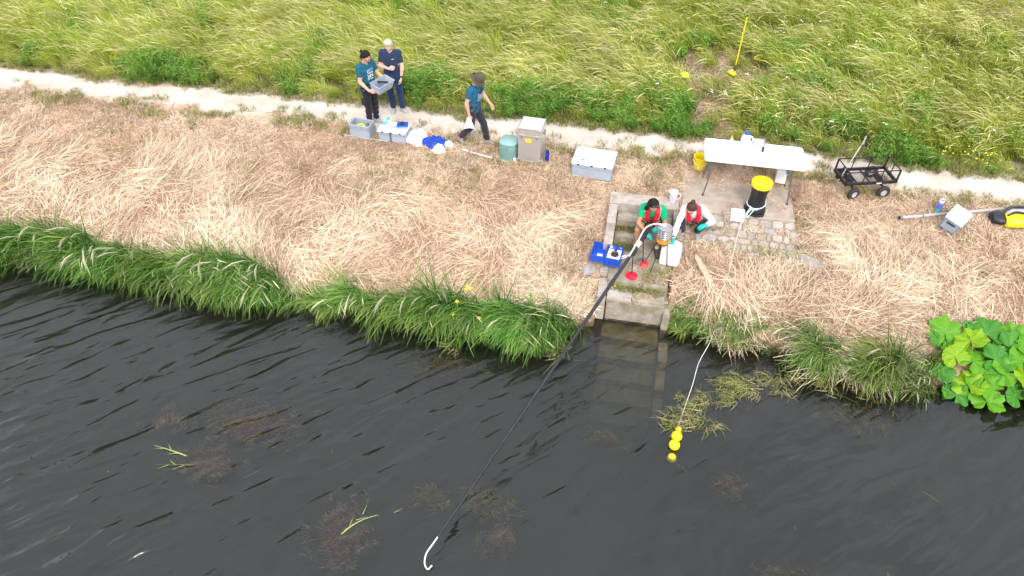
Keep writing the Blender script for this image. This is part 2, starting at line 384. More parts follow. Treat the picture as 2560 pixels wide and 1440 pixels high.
slab('tread', SX0, SX1, 10.21, 10.497, .52, .81, CON2, steps)
slab('landing_slab', SX0 - .02, .52, 9.20, 10.207, .40, .632, CON2, steps); slab('landing_slab', .526, SX1 + .03, 9.18, 10.207, .40, .628, CON2, steps)
slab('tread', SX0 + .01, .36, 8.85, 9.177, .385, .505, CON, steps); slab('tread', .366, SX1, 8.88, 9.177, .385, .497, CON2, steps)
slab('riser', SX0 + .01, SX1, 8.905, 9.17, -.45, .383, WETC, steps)
for k, (f, z) in enumerate([(8.53, -.15), (8.21, -.33), (7.87, -.51), (7.54, -.69), (7.2, -.86)]):
    slab('tread', SX0 + .005, SX1, f, f + .37, z - .4, z, WETC, steps)
slab('cheek_wall', -.265, -.10, 10.19, 10.785, .55, 1.135, CON, steps); slab('cheek_wall', -.262, -.10, 9.78, 10.185, .45, .97, CON, steps)
slab('cheek_wall', -.258, -.112, 9.31, 9.775, .2, .70, CON2, steps); slab('cheek_wall', .945, 1.09, 10.19, 10.785, .55, 1.13, CON2, steps)
slab('cheek_wall', -.245, -.09, 8.80, 9.30, .0, .56, CON, steps); slab('cheek_wall', .94, 1.06, 8.75, 9.3, -.4, .33, CON2, steps)
for k, (y, z) in enumerate([(8.3, -.08), (7.85, -.3), (7.4, -.52)]): slab('cheek_wall', .94, 1.10, y - .22, y + .22, z - .5, z, WETC, steps)

# ---- platform behind the bollard and the pitched stones below it
plat = slab('platform', 1.08, 3.14, 10.86, 11.93, .95, 1.15, concrete('sandy_concrete', (.37, .29, .22), (.50, .43, .36), scale=5), None); tag(plat, kind='structure')
pv = MB(); N = 14
VV = [(u, v, gz(u, v) - .012 + .0 * u) for v in np.linspace(9.98, 10.86, N) for u in np.linspace(1.07, 3.55, 24)]
pv.add(VV, [(j * 24 + i, j * 24 + i + 1, (j + 1) * 24 + i + 1, (j + 1) * 24 + i) for j in range(N - 1) for i in range(23)])
paving = pv.build('stone_paving', concrete('mortar_bed', (.24, .185, .13), (.36, .30, .23)), smooth=True)
for v_ in paving.data.vertices: v_.co.z += .022
tag(paving, kind='structure')
STONE = [concrete('pale_limestone', (.33, .28, .24), (.52, .47, .42), scale=11), concrete('grey_limestone', (.27, .235, .21), (.42, .38, .34), scale=11), concrete('tan_limestone', (.30, .245, .19), (.45, .38, .31), scale=11), concrete('mossy_limestone', (.27, .25, .16), (.42, .38, .28), (.24, .23, .11), scale=14)]
sr = random.Random(12); vrow = 10.85
for row, hrow in enumerate([.15, .13, .15, .12, .16, .13]):
    v1 = vrow; v0 = vrow - hrow; u = 1.12 + sr.uniform(0, .1); umax = 3.10 if row < 3 else 3.5
    umin_skip = [1.1, 1.1, 1.1, 1.12, 1.3, 2.2][row]
    while u < umax:
        w = sr.choice([.10, .14, .18, .22, .26]) * sr.uniform(.85, 1.15); u1 = u + w
        if u > umin_skip and not (row == 5 and sr.random() < .3):
            cu, cv = (u + u1) / 2, (v0 + v1) / 2; hw, hh = w / 2 - .005, hrow / 2 - .004
            n = sr.choice([7, 8, 9]); poly = []
            for k in range(n):
                a = 2 * math.pi * (k + sr.uniform(-.3, .3)) / n; e = 4.5
                q = (abs(math.cos(a)) ** e + abs(math.sin(a)) ** e) ** (-1 / e)
                poly.append((hw * math.cos(a) * q * sr.uniform(.84, 1.06), hh * math.sin(a) * q * sr.uniform(.84, 1.06)))
            top = sr.uniform(.022, .046) * (1. if u > 1.8 else .7); mb = MB(); zc = gz(cu, cv)
            zf = lambda x, y: gz(cu + x, cv + y) - zc
            base = [(x, y, zf(x, y) - .05) for x, y in poly]; shd = [(x, y, zf(x, y) + top * .7) for x, y in poly]; tp = [(x * .78, y * .78, zf(x, y) + top + sr.uniform(-.006, .006)) for x, y in poly]
            F = [(i, (i + 1) % n, n + (i + 1) % n, n + i) for i in range(n)] + [(n + i, n + (i + 1) % n, 2 * n + (i + 1) % n, 2 * n + i) for i in range(n)] + [tuple(2 * n + i for i in range(n))]
            mb.add(base + shd + tp, F)
            mm = STONE[3] if (row > 3 and sr.random() < .6) else sr.choice(STONE[:3])
            mb.build('stone', mm, paving, loc=(cu, cv, zc))
        u = u1
    vrow = v0
def boulder(name, label, u, v, s, mat, seed):
    r_ = np.random.default_rng(seed); bm = bmesh.new(); bmesh.ops.create_icosphere(bm, subdivisions=2, radius=1.)
    for w in bm.verts:
        w.co *= 1 + r_.normal(0, .09); w.co.x *= s[0]; w.co.y *= s[1]; w.co.z *= s[2]
    me = bpy.data.meshes.new(name); bm.to_mesh(me); bm.free()
    return tag(link(name, me, mat, None, (u, v, gz(u, v) + s[2] * .25), (0, 0, r_.uniform(0, 3))), label, 'stone', 'loose stones in the cut grass')
boulder('embedded_stone', 'pale mossy stone half buried in hay above the steps, left of the coping slab', -.50, 10.95, (.14, .07, .06), STONE[3], 1)
boulder('embedded_stone', 'grey stone half buried in the hay left of the cheek wall', -.86, 10.55, (.13, .10, .06), STONE[1], 2)
boulder('embedded_stone', 'small pale stone in the hay beside the left cheek wall', -.56, 10.30, (.08, .06, .05), STONE[0], 3)
boulder('embedded_stone', 'flat grey stone under the blue pump case', -.45, 9.36, (.22, .12, .06), STONE[1], 4)
boulder('embedded_stone', 'mossy grey stone at the far left edge above the bank grass', -11.25, 9.55, (.22, .14, .10), STONE[3], 5)
boulder('embedded_stone', 'large flat stone at the right lower corner of the stone paving', 3.42, 10.12, (.24, .17, .07), STONE[1], 6)
# ------------------------------------------------------------------ vegetation
def blades(n, seed, L, W, spread, tilt, droop, az=(0, .5), segs=4, prof='blade', flat=0., z0=0.):
    r = np.random.default_rng(seed)
    ph = r.uniform(0, 2 * np.pi, n); rad = spread * np.sqrt(r.random(n)); bx, by = rad * np.cos(ph), rad * np.sin(ph)
    ln = r.uniform(*L, n); wd = r.uniform(*W, n); a = r.normal(az[0], az[1], n); th0 = r.uniform(*tilt, n); dr = r.uniform(*droop, n)
    S = np.linspace(0, 1, segs + 1); P = np.zeros((n, segs + 1, 3)); P[:, 0] = np.stack([bx, by, np.full(n, z0) + (r.random(n) * flat)], 1)
    bend = r.normal(0, .25, n)
    for k in range(1, segs + 1):
        s = (S[k] + S[k - 1]) / 2; th = th0 + dr * s ** 1.4; aa = a + bend * s; d = ln / segs
        P[:, k] = P[:, k - 1] + np.stack([np.sin(th) * np.cos(aa), np.sin(th) * np.sin(aa), np.cos(th)], 1) * d[:, None]
    tw = r.normal(0, .5, n); wdir = np.stack([-np.sin(a) * np.cos(tw), np.cos(a) * np.cos(tw), np.sin(tw)], 1)
    if prof == 'blade': pw = np.clip(1 - S, .06, 1) ** .6; pw[0] = .7
    elif prof == 'straw': pw = np.ones_like(S); pw[-1] = .4
    elif prof == 'seed': pw = np.where(S < .66, .16, .16 + .84 * np.sin(np.clip((S - .62) / .38, 0, 1) * np.pi) ** .7)
    elif prof == 'leaf': pw = np.sin(np.clip(S * .92 + .06, 0, 1) * np.pi) ** .8 + .05
    Vl = P - wdir[:, None, :] * (wd[:, None] * pw[None, :] / 2)[:, :, None]; Vr = P + wdir[:, None, :] * (wd[:, None] * pw[None, :] / 2)[:, :, None]
    V = np.stack([Vl, Vr], 2).reshape(-1, 3); m = 2 * (segs + 1)
    b = (np.arange(n) * m)[:, None] + (np.arange(segs) * 2)[None, :]; b = b.ravel(); F = np.stack([b, b + 1, b + 3, b + 2], 1)
    t = np.broadcast_to(np.repeat(S, 2), (n, m)).ravel(); br = np.repeat(r.random(n), m)
    bs = np.broadcast_to(np.repeat(np.where(S > .6, 1., .35), 2), (n, m)).ravel() if prof == 'seed' else np.zeros(n * m)
    return V, F, t, br, bs
def leafy(n, seed, H, spread, leaf, per=9):
    """Branching leafy weed: upright stems carrying small oval leaves."""
    r = np.random.default_rng(seed); parts = [blades(n, seed, H, (.006, .009), spread, (.0, .35), (.0, .4), (0, 3), 3, 'straw')]
    V, F, t, br, bs = [], [], [], [], []; base = 0
    for i in range(n):
        h = r.uniform(*H); a0 = r.uniform(0, 6.28); bx, by = r.normal(0, spread * .6, 2); lean = r.normal(0, .2, 2); c = r.random()
        for k in range(per):
            s = .25 + .75 * (k + r.random()) / per; p = np.array([bx + lean[0] * h * s, by + lean[1] * h * s, h * s]); a = a0 + k * 2.4
            d = np.array([np.cos(a), np.sin(a), r.uniform(-.3, .35)]); w = np.array([-np.sin(a), np.cos(a), r.normal(0, .3)]); l_ = leaf * r.uniform(.6, 1.3) * (1.15 - .5 * s)
            q = [p, p + d * l_ * .5 - w * l_ * .28, p + d * l_, p + d * l_ * .5 + w * l_ * .28]
            V += q; F.append([base, base + 1, base + 2, base + 3]); t += [s * .8, s * .9, s, s * .9]; br += [c * .6 + .4 * r.random()] * 4; bs += [0] * 4; base += 4
    parts.append((np.array(V), np.array(F), np.array(t), np.array(br), np.array(bs, float))); return merge(*parts)
def merge(*parts):
    V, F, t, br, bs = [], [], [], [], []; o = 0
    for p in parts:
        V.append(p[0]); F.append(p[1] + o); t.append(p[2]); br.append(p[3]); bs.append(p[4]); o += len(p[0])
    return np.concatenate(V), np.concatenate(F), np.concatenate(t), np.concatenate(br), np.concatenate(bs)
def blade_mesh(name, data, mat):
    V, F, t, br, bs = data; me = np_mesh(name, V, F, True)
    for nm, a in (('bt', t), ('br', br), ('bs', bs)):
        at = me.attributes.new(nm, 'FLOAT', 'POINT'); at.data.foreach_set('value', np.asarray(a, np.float32))
    me.materials.append(mat); return me
def proto_set(name, datas, mat):
    c = bpy.data.collections.new(name)
    for k, d in enumerate(datas):
        o = bpy.data.objects.new('%s_%02d' % (name, k), blade_mesh(name, d, mat)); c.objects.link(o)
    return c
def scatter(name, pts, rot, scl, idx, tint, lum, coll, label, cat, mat):
    n = len(pts); me = bpy.data.meshes.new(name); me.vertices.add(n); me.vertices.foreach_set('co', np.asarray(pts, np.float32).ravel())
    for nm, ty, key, a in (('rot', 'FLOAT_VECTOR', 'vector', rot), ('scl', 'FLOAT_VECTOR', 'vector', scl), ('idx', 'INT', 'value', idx), ('tint', 'FLOAT', 'value', tint), ('lum', 'FLOAT', 'value', lum)):
        at = me.attributes.new(nm, ty, 'POINT'); at.data.foreach_set(key, np.asarray(a, np.int32 if ty == 'INT' else np.float32).ravel())
    me.materials.append(mat)
    o = link(name, me); ng = bpy.data.node_groups.new(name, 'GeometryNodeTree')
    ng.interface.new_socket('Geometry', in_out='INPUT', socket_type='NodeSocketGeometry'); ng.interface.new_socket('Geometry', in_out='OUTPUT', socket_type='NodeSocketGeometry')
    N, Lk = ng.nodes, ng.links; gi = N.new('NodeGroupInput'); go = N.new('NodeGroupOutput'); ins = N.new('GeometryNodeInstanceOnPoints'); ci = N.new('GeometryNodeCollectionInfo')
    ci.inputs['Collection'].default_value = coll; ci.inputs['Separate Children'].default_value = True; ci.inputs['Reset Children'].default_value = True
    def at(nm, ty):
        a = N.new('GeometryNodeInputNamedAttribute'); a.data_type = ty; a.inputs['Name'].default_value = nm; return a.outputs['Attribute']
    Lk.new(gi.outputs[0], ins.inputs['Points']); Lk.new(ci.outputs[0], ins.inputs['Instance']); ins.inputs['Pick Instance'].default_value = True
    Lk.new(at('idx', 'INT'), ins.inputs['Instance Index']); Lk.new(at('scl', 'FLOAT_VECTOR'), ins.inputs['Scale'])
    e2r = N.new('FunctionNodeEulerToRotation'); Lk.new(at('rot', 'FLOAT_VECTOR'), e2r.inputs[0]); Lk.new(e2r.outputs[0], ins.inputs['Rotation'])
    rz = N.new('GeometryNodeRealizeInstances'); Lk.new(ins.outputs[0], rz.inputs[0]); Lk.new(rz.outputs[0], go.inputs[0]); md = o.modifiers.new('tufts', 'NODES'); md.node_group = ng
    return tag(o, label, cat, kind='stuff')
def in_view(u, v, m=1.9):
    """1 for ground within sight of the camera, with a margin of about two metres for a step to the side."""
    c, s_ = math.cos(R(11.3)), math.sin(R(11.3)); X = u * c + v * s_; Y = -u * s_ + v * c
    dep = Y * math.cos(R(43.7)) + 7.6 * math.sin(R(43.7))
    return (np.abs(X) < .74 * dep + m) & (Y < 20.3 + m * .8)
def spread_pts(n, u0, u1, v0, v1, dens, seed):
    r = np.random.default_rng(seed); u = r.uniform(u0, u1, n); v = r.uniform(v0, v1, n); k = (r.random(n) < dens(u, v)) & in_view(u, v); return u[k], v[k], r

def keep_off(u, v):
    """1 where plants may grow: off the steps, platform and stones."""
    a = (u > -.3) & (u < 1.12) & (v < 11.2)
    b = (u > 1.0) & (u < 3.2) & (v > 10.82) & (v < 11.95)
    c = (u > 1.0) & (u < 3.15) & (v > 10.12) & (v <= 10.82)
    d = (u > 1.9) & (u < 3.5) & (v > 9.98) & (v <= 10.4)
    e = (u > -.72) & (u < .2) & (v > 9.15) & (v < 9.95)
    f = (u > 5.1) & (u < 7.6) & (v > 7.8) & (v < 9.12)
    return ~(a | b | c | d | e | f)
def trampled(u, v):
    """1 inside the flattened ground round the marker cones and the track leading to it."""
    d = np.sqrt(((u - 1.85) / 1.35) ** 2 + ((v - 15.75) / 1.25) ** 2) + .4 * (fbm(u, v, 1.6, 31) - .5)
    t = np.abs(u - 1.75 - .25 * np.sin(v * 1.3)) / .45 + .7 * (fbm(u, v, 1.8, 32) - .5)
    return np.maximum(1 - sstep(d, .8, 1.15), (1 - sstep(t, .8, 1.2)) * (v < 15.6) * .85) * (v > 13.05)

# ---- tall meadow grass beyond the path
M_MEAD = blade_mat('meadow_blade', (.11, .15, .015), (.29, .39, .034), (.47, .54, .085), (.63, .57, .20), (.62, .57, .28), .38, .40)
mead = [merge(blades(50, 100 + k, (.32, .68), (.007, .013), .17, (.10, .55), (.4, 1.5), (0, .6), 3),
              blades(3, 200 + k, (.55, .85), (.010, .016), .15, (.12, .45), (.9, 1.9), (0, .45), 6, 'seed')) for k in range(4)]
mead += [merge(blades(42, 120 + k, (.35, .75), (.007, .012), .18, (.15, .6), (.5, 1.6), (0, .5), 3),
               blades(11, 220 + k, (.6, .95), (.009, .016), .18, (.15, .5), (1.0, 2.1), (0, .4), 6, 'seed')) for k in range(3)]
C_MEAD = proto_set('meadow_tuft', mead, M_MEAD)
def md_dens(u, v): return (v > path_hi(u) + .05) * (1 - .93 * trampled(u, v)) * (.72 + .28 * sstep(fbm(u, v, .8, 41), .3, .6)) * 1.
u, v, r = spread_pts(15500, -19, 15, 13.0, 26, md_dens, 51)
n = len(u); z = zg(u, v); wind = np.pi * (1.06 + .35 * (fbm(u, v, .35, 42) - .5)) + r.normal(0, .35, n)
edge = sstep(v - path_hi(u), 0., 1.1); swath = fbm(u, v, .55, 43); fine = fbm(u, v, 1.7, 44)
seedy = (r.random(n) < .06 + 1.0 * np.clip(swath - .38, 0, 1) * edge); idx = np.where(seedy, r.integers(4, 7, n), r.integers(0, 4, n))
s = (.50 + .50 * edge) * r.uniform(.8, 1.2, n) * (.85 + .35 * fine)
tint = np.clip(-.10 + .85 * (swath - .32) + .35 * (fine - .5) + r.normal(0, .10, n) + .22 * (1 - edge) * (u < -3) + .1 * sstep(u, 3, 8), 0, .9)
lum = (.80 + .55 * fbm(u, v, 1.1, 45)) * r.uniform(.85, 1.15, n)
scatter('meadow_grass', np.stack([u, v, z], 1), np.stack([r.normal(0, .12, n), r.normal(0, .12, n), wind], 1), np.stack([s, s, s], 1), idx, tint, lum, C_MEAD, 'tall windswept yellow-green meadow grass with pale seed heads beyond the path', 'grass', M_MEAD)

# ---- leafy weeds and nettles along the meadow's foot
M_WEED = blade_mat('weed_leaf', (.025, .055, .012), (.065, .185, .030), (.15, .33, .06), (.25, .36, .06), trans=.3, bright=.35)
C_WEED = proto_set('weed_tuft', [leafy(20, 300 + k, (.25, .6), .16, .075, 10) for k in range(3)] + [leafy(16, 310 + k, (.12, .3), .17, .06, 8) for k in range(2)], M_WEED)
def wd_dens(u, v):
    t = v - path_hi(u); right = sstep(u, -3.4, -1.8); band = np.exp(-((t - .40) / .42) ** 2) * (t > .02)
    patch = sstep(fbm(u, v, 1.1, 47), .50, .64) * .7
    spots = sum(np.exp(-(((u - a) / .5) ** 2 + ((v - b) / .33) ** 2)) for a, b in ((-11.35, 13.55), (-10.4, 13.45), (-4.7, 13.9), (-2.6, 13.7), (.75, 13.15), (1.15, 13.05), (.5, 14.3), (5.4, 12.95)))
    far = .10 * sstep(fbm(u, v, .6, 48), .55, .65) * (t > 0)
    return np.clip(np.maximum(band * patch * right * 1.2 + far, spots * 1.3 * (t > -.02)), 0, 1) * (1 - .8 * trampled(u, v))
u, v, r = spread_pts(16000, -15, 13, 12.9, 19, wd_dens, 52); n = len(u)
s = r.uniform(.65, 1.15, n) * (.7 + .3 * sstep(v - path_hi(u), .05, .5))
scatter('leafy_weeds', np.stack([u, v, zg(u, v)], 1), np.stack([r.normal(0, .1, n), r.normal(0, .1, n), r.uniform(0, 6.28, n)], 1), np.stack([s, s, s], 1), r.integers(0, 5, n), np.clip(r.normal(.25, .2, n), 0, .8), r.uniform(.8, 1.35, n), C_WEED, 'dark green leafy weeds along the far edge of the path', 'weeds', M_WEED)

# ---- cut hay lying on the bank and on the trampled patch
M_HAY = blade_mat('hay_straw', (.38, .225, .135), (.58, .385, .255), (.70, .51, .36), (.82, .70, .52), trans=.15, bright=.45)
hay = [blades(40, 400 + k, (.12, .34), (.004, .0075), .19, (1.36, 1.68), (-.1, .4), (0, .7 if k < 3 else 1.8), 2, 'straw', flat=.045) for k in range(5)]
hay += [blades(56, 410 + k, (.04, .12), (.006, .011), .16, (.5, 1.6), (0, .6), (0, 3), 1, 'straw', flat=.02) for k in range(3)]
hay += [blades(24, 420 + k, (.3, .62), (.005, .008), .22, (1.40, 1.62), (-.02, .2), (0, .4), 3, 'straw', flat=.09) for k in range(3)]
C_HAY = proto_set('hay_wisp', hay, M_HAY)
def hay_dens(u, v):
    e = edge_v(u); slope = (v > e + np.where(u < 0, .28, .14) + .3 * (fbm(u, v, 2., 87) - .5)) * (v < path_lo(u) + .08) * np.where(keep_off(u, v), 1., np.where((u > 1.0) & (v > 9.98) & (v < 11.95), np.where(v < 10.82, .045, .012) * ~((u > 1.93) & (u < 2.27) & (v > 10.6) & (v < 11.0)), 0.)) * np.where(v > 11.85, .45, 1.); return np.maximum(slope, .55 * (trampled(u, v) > .45))
u1, v1, r = spread_pts(21000, -17, 13, 8.3, 12.5, hay_dens, 53); u2, v2, r2 = spread_pts(2200, 0, 4, 13.2, 17.2, lambda a, b: .6 * (trampled(a, b) > .4), 54)
u = np.concatenate([u1, u2]); v = np.concatenate([v1, v2]); n = len(u)
low = 1 - sstep(v + 1.6 * (fbm(u, v, .7, 61) - .5), 9.7, 11.2); field = fbm(u, v, .75, 62); patch = fbm(u, v, 1.6, 63)
kind = r.random(n); idx = np.where(kind < .30 + .35 * (1 - low), r.integers(5, 8, n), np.where((kind > .80 - .12 * low) & (low > .3), r.integers(8, 11, n), r.integers(0, 5, n)))
idx = np.where(v > 12.6, r.integers(0, 8, n), idx)
ang = field * 4 * np.pi + r.normal(0, .6, n)
reach = np.where(idx >= 8, .55, np.where(idx < 5, .32, .06)); ok = np.ones(n, bool)
for k in range(8): ok &= keep_off(u + reach * np.cos(k * .785), v + reach * np.sin(k * .785))
idx = np.where(ok, idx, r.integers(5, 8, n)); keep = keep_off(u, v) | (v > 12.6) | ((u > 1.0) & (u < 3.6) & (v > 9.9))
s = r.uniform(.75, 1.25, n) * (.8 + .25 * low)
p2_ = fbm(u, v, 4.0, 64); tint = np.clip(.16 + .28 * low * sstep(patch, .35, .6) + .8 * (field - .5) + .5 * (p2_ - .5) + r.normal(0, .18, n), 0, 1)
lum = (.96 - .02 * low + .28 * (patch - .45) + .60 * (p2_ - .45)) * r.uniform(.70, 1.22, n); lum = np.where(v > 12.6, lum * .92, lum)
dzdv = (zg(u, v + .1) - zg(u, v - .1)) / .2; tx = np.arctan(np.clip(dzdv, -.6, .6))
rot = []
for k in range(n):
    e = (Matrix.Rotation(tx[k], 3, 'X') @ Matrix.Rotation(ang[k], 3, 'Z')).to_euler(); rot.append((e.x, e.y, e.z))
hz_ = zg(u, v) + np.where(keep_off(u, v), .005, .04) + .03 * r.random(n) * low; rot = np.array(rot)
sx_ = rng.uniform(.45, .98, 26); sy_ = rng.uniform(8.95, 9.75, 26); sz_ = np.where(sy_ > 9.18, .645, .52); m_ = 26     # hay blown onto the right of the steps
u = np.concatenate([u, sx_]); v = np.concatenate([v, sy_]); hz_ = np.concatenate([hz_, sz_]); rot = np.concatenate([rot, np.stack([np.zeros(m_), np.zeros(m_), rng.uniform(0, 6.28, m_)], 1)]); s = np.concatenate([s, rng.uniform(.35, .7, m_)])
idx = np.concatenate([idx, rng.integers(0, 5, m_)]); tint = np.concatenate([tint, rng.uniform(.1, .6, m_)]); lum = np.concatenate([lum, rng.uniform(.7, 1.1, m_)]); keep = np.concatenate([keep, np.ones(m_, bool)])
scatter('cut_hay', np.stack([u, v, hz_], 1)[keep], rot[keep], np.stack([s, s, s], 1)[keep], idx[keep], tint[keep], lum[keep], C_HAY, 'dry cut hay lying in swaths over the sloping bank', 'hay', M_HAY)

# ---- short green turf: verge beside the path, sprigs in the hay and on the steps
M_TURF = blade_mat('turf_blade', (.075, .085, .020), (.19, .23, .045), (.31, .34, .09), (.50, .40, .20), trans=.25, bright=.35)
C_TURF = proto_set('turf_tuft', [blades(40, 500 + k, (.05, .16), (.006, .012), .11, (.1, .9), (.2, 1.1), (0, 3), 2) for k in range(4)], M_TURF)
def tf_dens(u, v):
    pl = path_lo(u); a = np.exp(-((v - (pl - .10)) / .20) ** 2) * sstep(fbm(u, v, 1.6, 71), .36, .56); b = (v < pl) * .22 * sstep(fbm(u, v, 1.3, 72), .50, .62) * keep_off(u, v) * (v > edge_v(u) + .3)
    c = ((v > path_hi(u) - .16) & (v < path_hi(u) + .45)) * .75; d = .45 * (trampled(u, v) > .3)
    e = (v > pl - .02) * (v < pl + .40) * .42 * sstep(fbm(u, v, 3.2, 73), .56, .66)
    return np.clip(np.maximum.reduce([a, b, c, d, e]), 0, 1)
u, v, r = spread_pts(26000, -17, 13, 8.6, 17, tf_dens, 55); k = keep_off(u, v) | (v > 12); u, v = u[k], v[k]
eu, ev, ez = [], [], []
for (a0, a1, b0, b1, zz, m) in ((-.08, .45, 10.40, 10.49, .81, 26), (-.08, .30, 10.05, 10.2, .632, 30), (.0, .9, 9.10, 9.175, .50, 40), (-.1, .05, 9.8, 10.2, .632, 16), (.5, .95, 9.25, 9.6, .63, 22), (1.1, 1.9, 10.35, 10.6, 1.0, 10)):
    eu += list(rng.uniform(a0, a1, m)); ev += list(rng.uniform(b0, b1, m)); ez += [zz] * m
z = np.concatenate([zg(u, v), np.array(ez)]); z[-10:] = zg(np.array(eu[-10:]), np.array(ev[-10:])) + .03
u = np.concatenate([u, eu]); v = np.concatenate([v, ev]); n = len(u); r = np.random.default_rng(56); s = r.uniform(.6, 1.2, n); s[-len(eu):] *= .7
tint = np.clip(.15 + .5 * fbm(u, v, 1.2, 74) + r.normal(0, .2, n) - .2, 0, 1); tint[-len(eu):] *= .3
scatter('verge_turf', np.stack([u, v, z], 1), np.stack([r.normal(0, .1, n), r.normal(0, .1, n), r.uniform(0, 6.28, n)], 1), np.stack([s, s, s], 1), r.integers(0, 4, n), tint, r.uniform(.75, 1.2, n), C_TURF, 'short patchy green turf on the path verge and in cracks', 'turf', M_TURF)

# ---- long lush grass hanging over the water's edge
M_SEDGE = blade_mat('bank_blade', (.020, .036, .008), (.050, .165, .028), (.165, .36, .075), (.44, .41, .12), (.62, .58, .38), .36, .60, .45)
sedge = [blades(48, 600 + k, (.42, .85), (.010, .019), .15, (.15, .7), (1.1, 2.2), (0, .65), 4) for k in range(4)]
sedge += [merge(blades(44, 610 + k, (.4, .8), (.008, .015), .16, (.1, .6), (1.0, 2.1), (0, .7), 4), blades(3, 620 + k, (.6, .95), (.012, .020), .13, (.2, .6), (.9, 1.8), (0, .5), 6, 'seed')) for k in range(2)]
sedge += [blades(26, 630, (.5, .95), (.014, .026), .12, (.0, .5), (.4, 1.3), (0, .9), 5), merge(blades(40, 631, (.3, .55), (.006, .010), .13, (.3, .8), (.8, 1.6), (0, .5), 4), blades(14, 632, (.4, .7), (.009, .016), .13, (.4, .9), (.7, 1.4), (0, .4), 6, 'seed'))]
C_SEDGE = proto_set('bank_tuft', sedge, M_SEDGE)
def sg_dens(u, v):
    e = edge_v(u); t = v - e; wl_ = np.interp(u, [-16, -11, -8, -5, -2.2, -1.2, -.7, -.45], [.34, .28, .18, .14, .18, .20, .18, .12]) + .38 * (fbm(u, 0 * u, 1.3, 82) - .5)
    left = (u < -.42) * (t > -.06) * (t < wl_)
    right = (u > 1.15) * (t > -.10) * (t < .30) * np.clip(sum(np.exp(-((u - a) / w) ** 2) for a, w in ((1.3, .22), (2.25, .38), (3.55, .30), (4.45, .35), (5.1, .28), (8.2, .7))), 0, 1)
    return left * (.35 + .65 * sstep(fbm(u, v, 2.2, 85), .35, .55)) + right * .48
u, v, r = spread_pts(10500, -17, 11, 8.0, 9.5, sg_dens, 57); n = len(u)
e = edge_v(u); t = v - e; zz = np.maximum(zg(u, v), -.03); isr = u > 1
ang = np.where(isr, R(205), R(240)) + r.normal(0, .5, n) + .8 * (fbm(u, v, .9, 81) - .5)
idx = r.integers(0, 6, n); idx = np.where(r.random(n) < .10, 6, idx); idx = np.where(isr & (u > 1.7) & (r.random(n) < .60), 7, idx)
s = r.uniform(.6, 1.25, n) * np.where(isr, .85, 1.) * np.where(isr & (u < 1.6), .45, 1.) * np.where((u > -.7) & (u < 0), .7, 1) * (.50 + .95 * fbm(u, 0 * u, 1.2, 83)) * (1 + .08 * np.exp(-((u + 1.6) / .9) ** 2))
tint = np.clip(np.where(isr, .20, .0) + .10 * (1 - sstep(t, -.06, .04)) + .5 * (fbm(u, v, 1.8, 86) - .45) + r.normal(0, .1, n), 0, .8)
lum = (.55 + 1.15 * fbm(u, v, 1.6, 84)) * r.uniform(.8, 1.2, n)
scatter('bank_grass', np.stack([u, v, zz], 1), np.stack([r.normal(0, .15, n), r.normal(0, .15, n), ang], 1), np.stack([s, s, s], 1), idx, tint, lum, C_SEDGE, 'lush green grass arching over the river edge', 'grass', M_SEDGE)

# ---- mown and torn stems floating on the water
M_FLOAT = blade_mat('floating_stem', (.14, .18, .04), (.24, .30, .06), (.38, .42, .13), (.44, .34, .19), trans=.2, bright=.5, vary=1.)
flo = [blades(22, 700 + k, (.06, .38), (.006, .012), .15, (1.40, 1.62), (-.05, .1), (0, .95), 3, 'straw') for k in range(2)] + [blades(2, 710 + k, (.15, .4), (.008, .014), .03, (1.5, 1.6), (-.02, .05), (0, .4), 3) for k in range(3)]
C_FLO = proto_set('floating_wisp', flo, M_FLOAT)
raft = spline([(2.9, 7.95, 0), (2.35, 7.75, 0), (1.95, 7.55, 0), (1.65, 7.25, 0), (1.45, 6.95, 0), (1.3, 6.65, 0)], 6)
fu, fv, fi, fs, fa = [], [], [], [], []
for k in range(86):
    p = random.choice(raft); w = .20 if p[0] > 1.5 else .09
    fu.append(p[0] + random.gauss(0, w)); fv.append(p[1] + random.gauss(0, w * .7)); fi.append(random.choice((0, 1, 0, 2))); fs.append(random.uniform(.35, .9)); fa.append(R(215) + random.gauss(0, .5))
for (a, b, w, m) in ((3.7, 8.1, .3, 16), (4.6, 8.0, .3, 12), (-.9, 7.9, .35, 12), (-2.8, 7.7, .3, 10)):
    for k in range(m): fu.append(a + random.gauss(0, w)); fv.append(b + random.gauss(0, .16)); fi.append(random.choice((0, 2, 3, 4))); fs.append(random.uniform(.3, .8)); fa.append(random.uniform(2.6, 4.6))
for k in range(80):
    fu.append(random.uniform(-7, 6.5)); fv.append(random.uniform(2.8, 8.0)); fi.append(random.choice((2, 3, 4))); fs.append(random.choice((.12, .18, .25, .4, .7))); fa.append(random.uniform(0, 6.28))
n = len(fu); keep = [k for k in range(n) if fv[k] < float(edge_v(fu[k])) + .05]
g = lambda L_: np.array([L_[k] for k in keep])
n = len(keep); r = np.random.default_rng(58)
scatter('floating_stems', np.stack([g(fu), g(fv), np.full(n, .006) + .02 * r.random(n) * (g(fi) < 2)], 1), np.stack([0 * g(fu), 0 * g(fu), g(fa)], 1), np.stack([g(fs)] * 3, 1), g(fi), np.clip(r.normal(.3, .3, n), 0, 1), r.uniform(.7, 1.1, n), C_FLO, 'cut grass stems floating on the water, thickest by the yellow floats', 'grass', M_FLOAT)

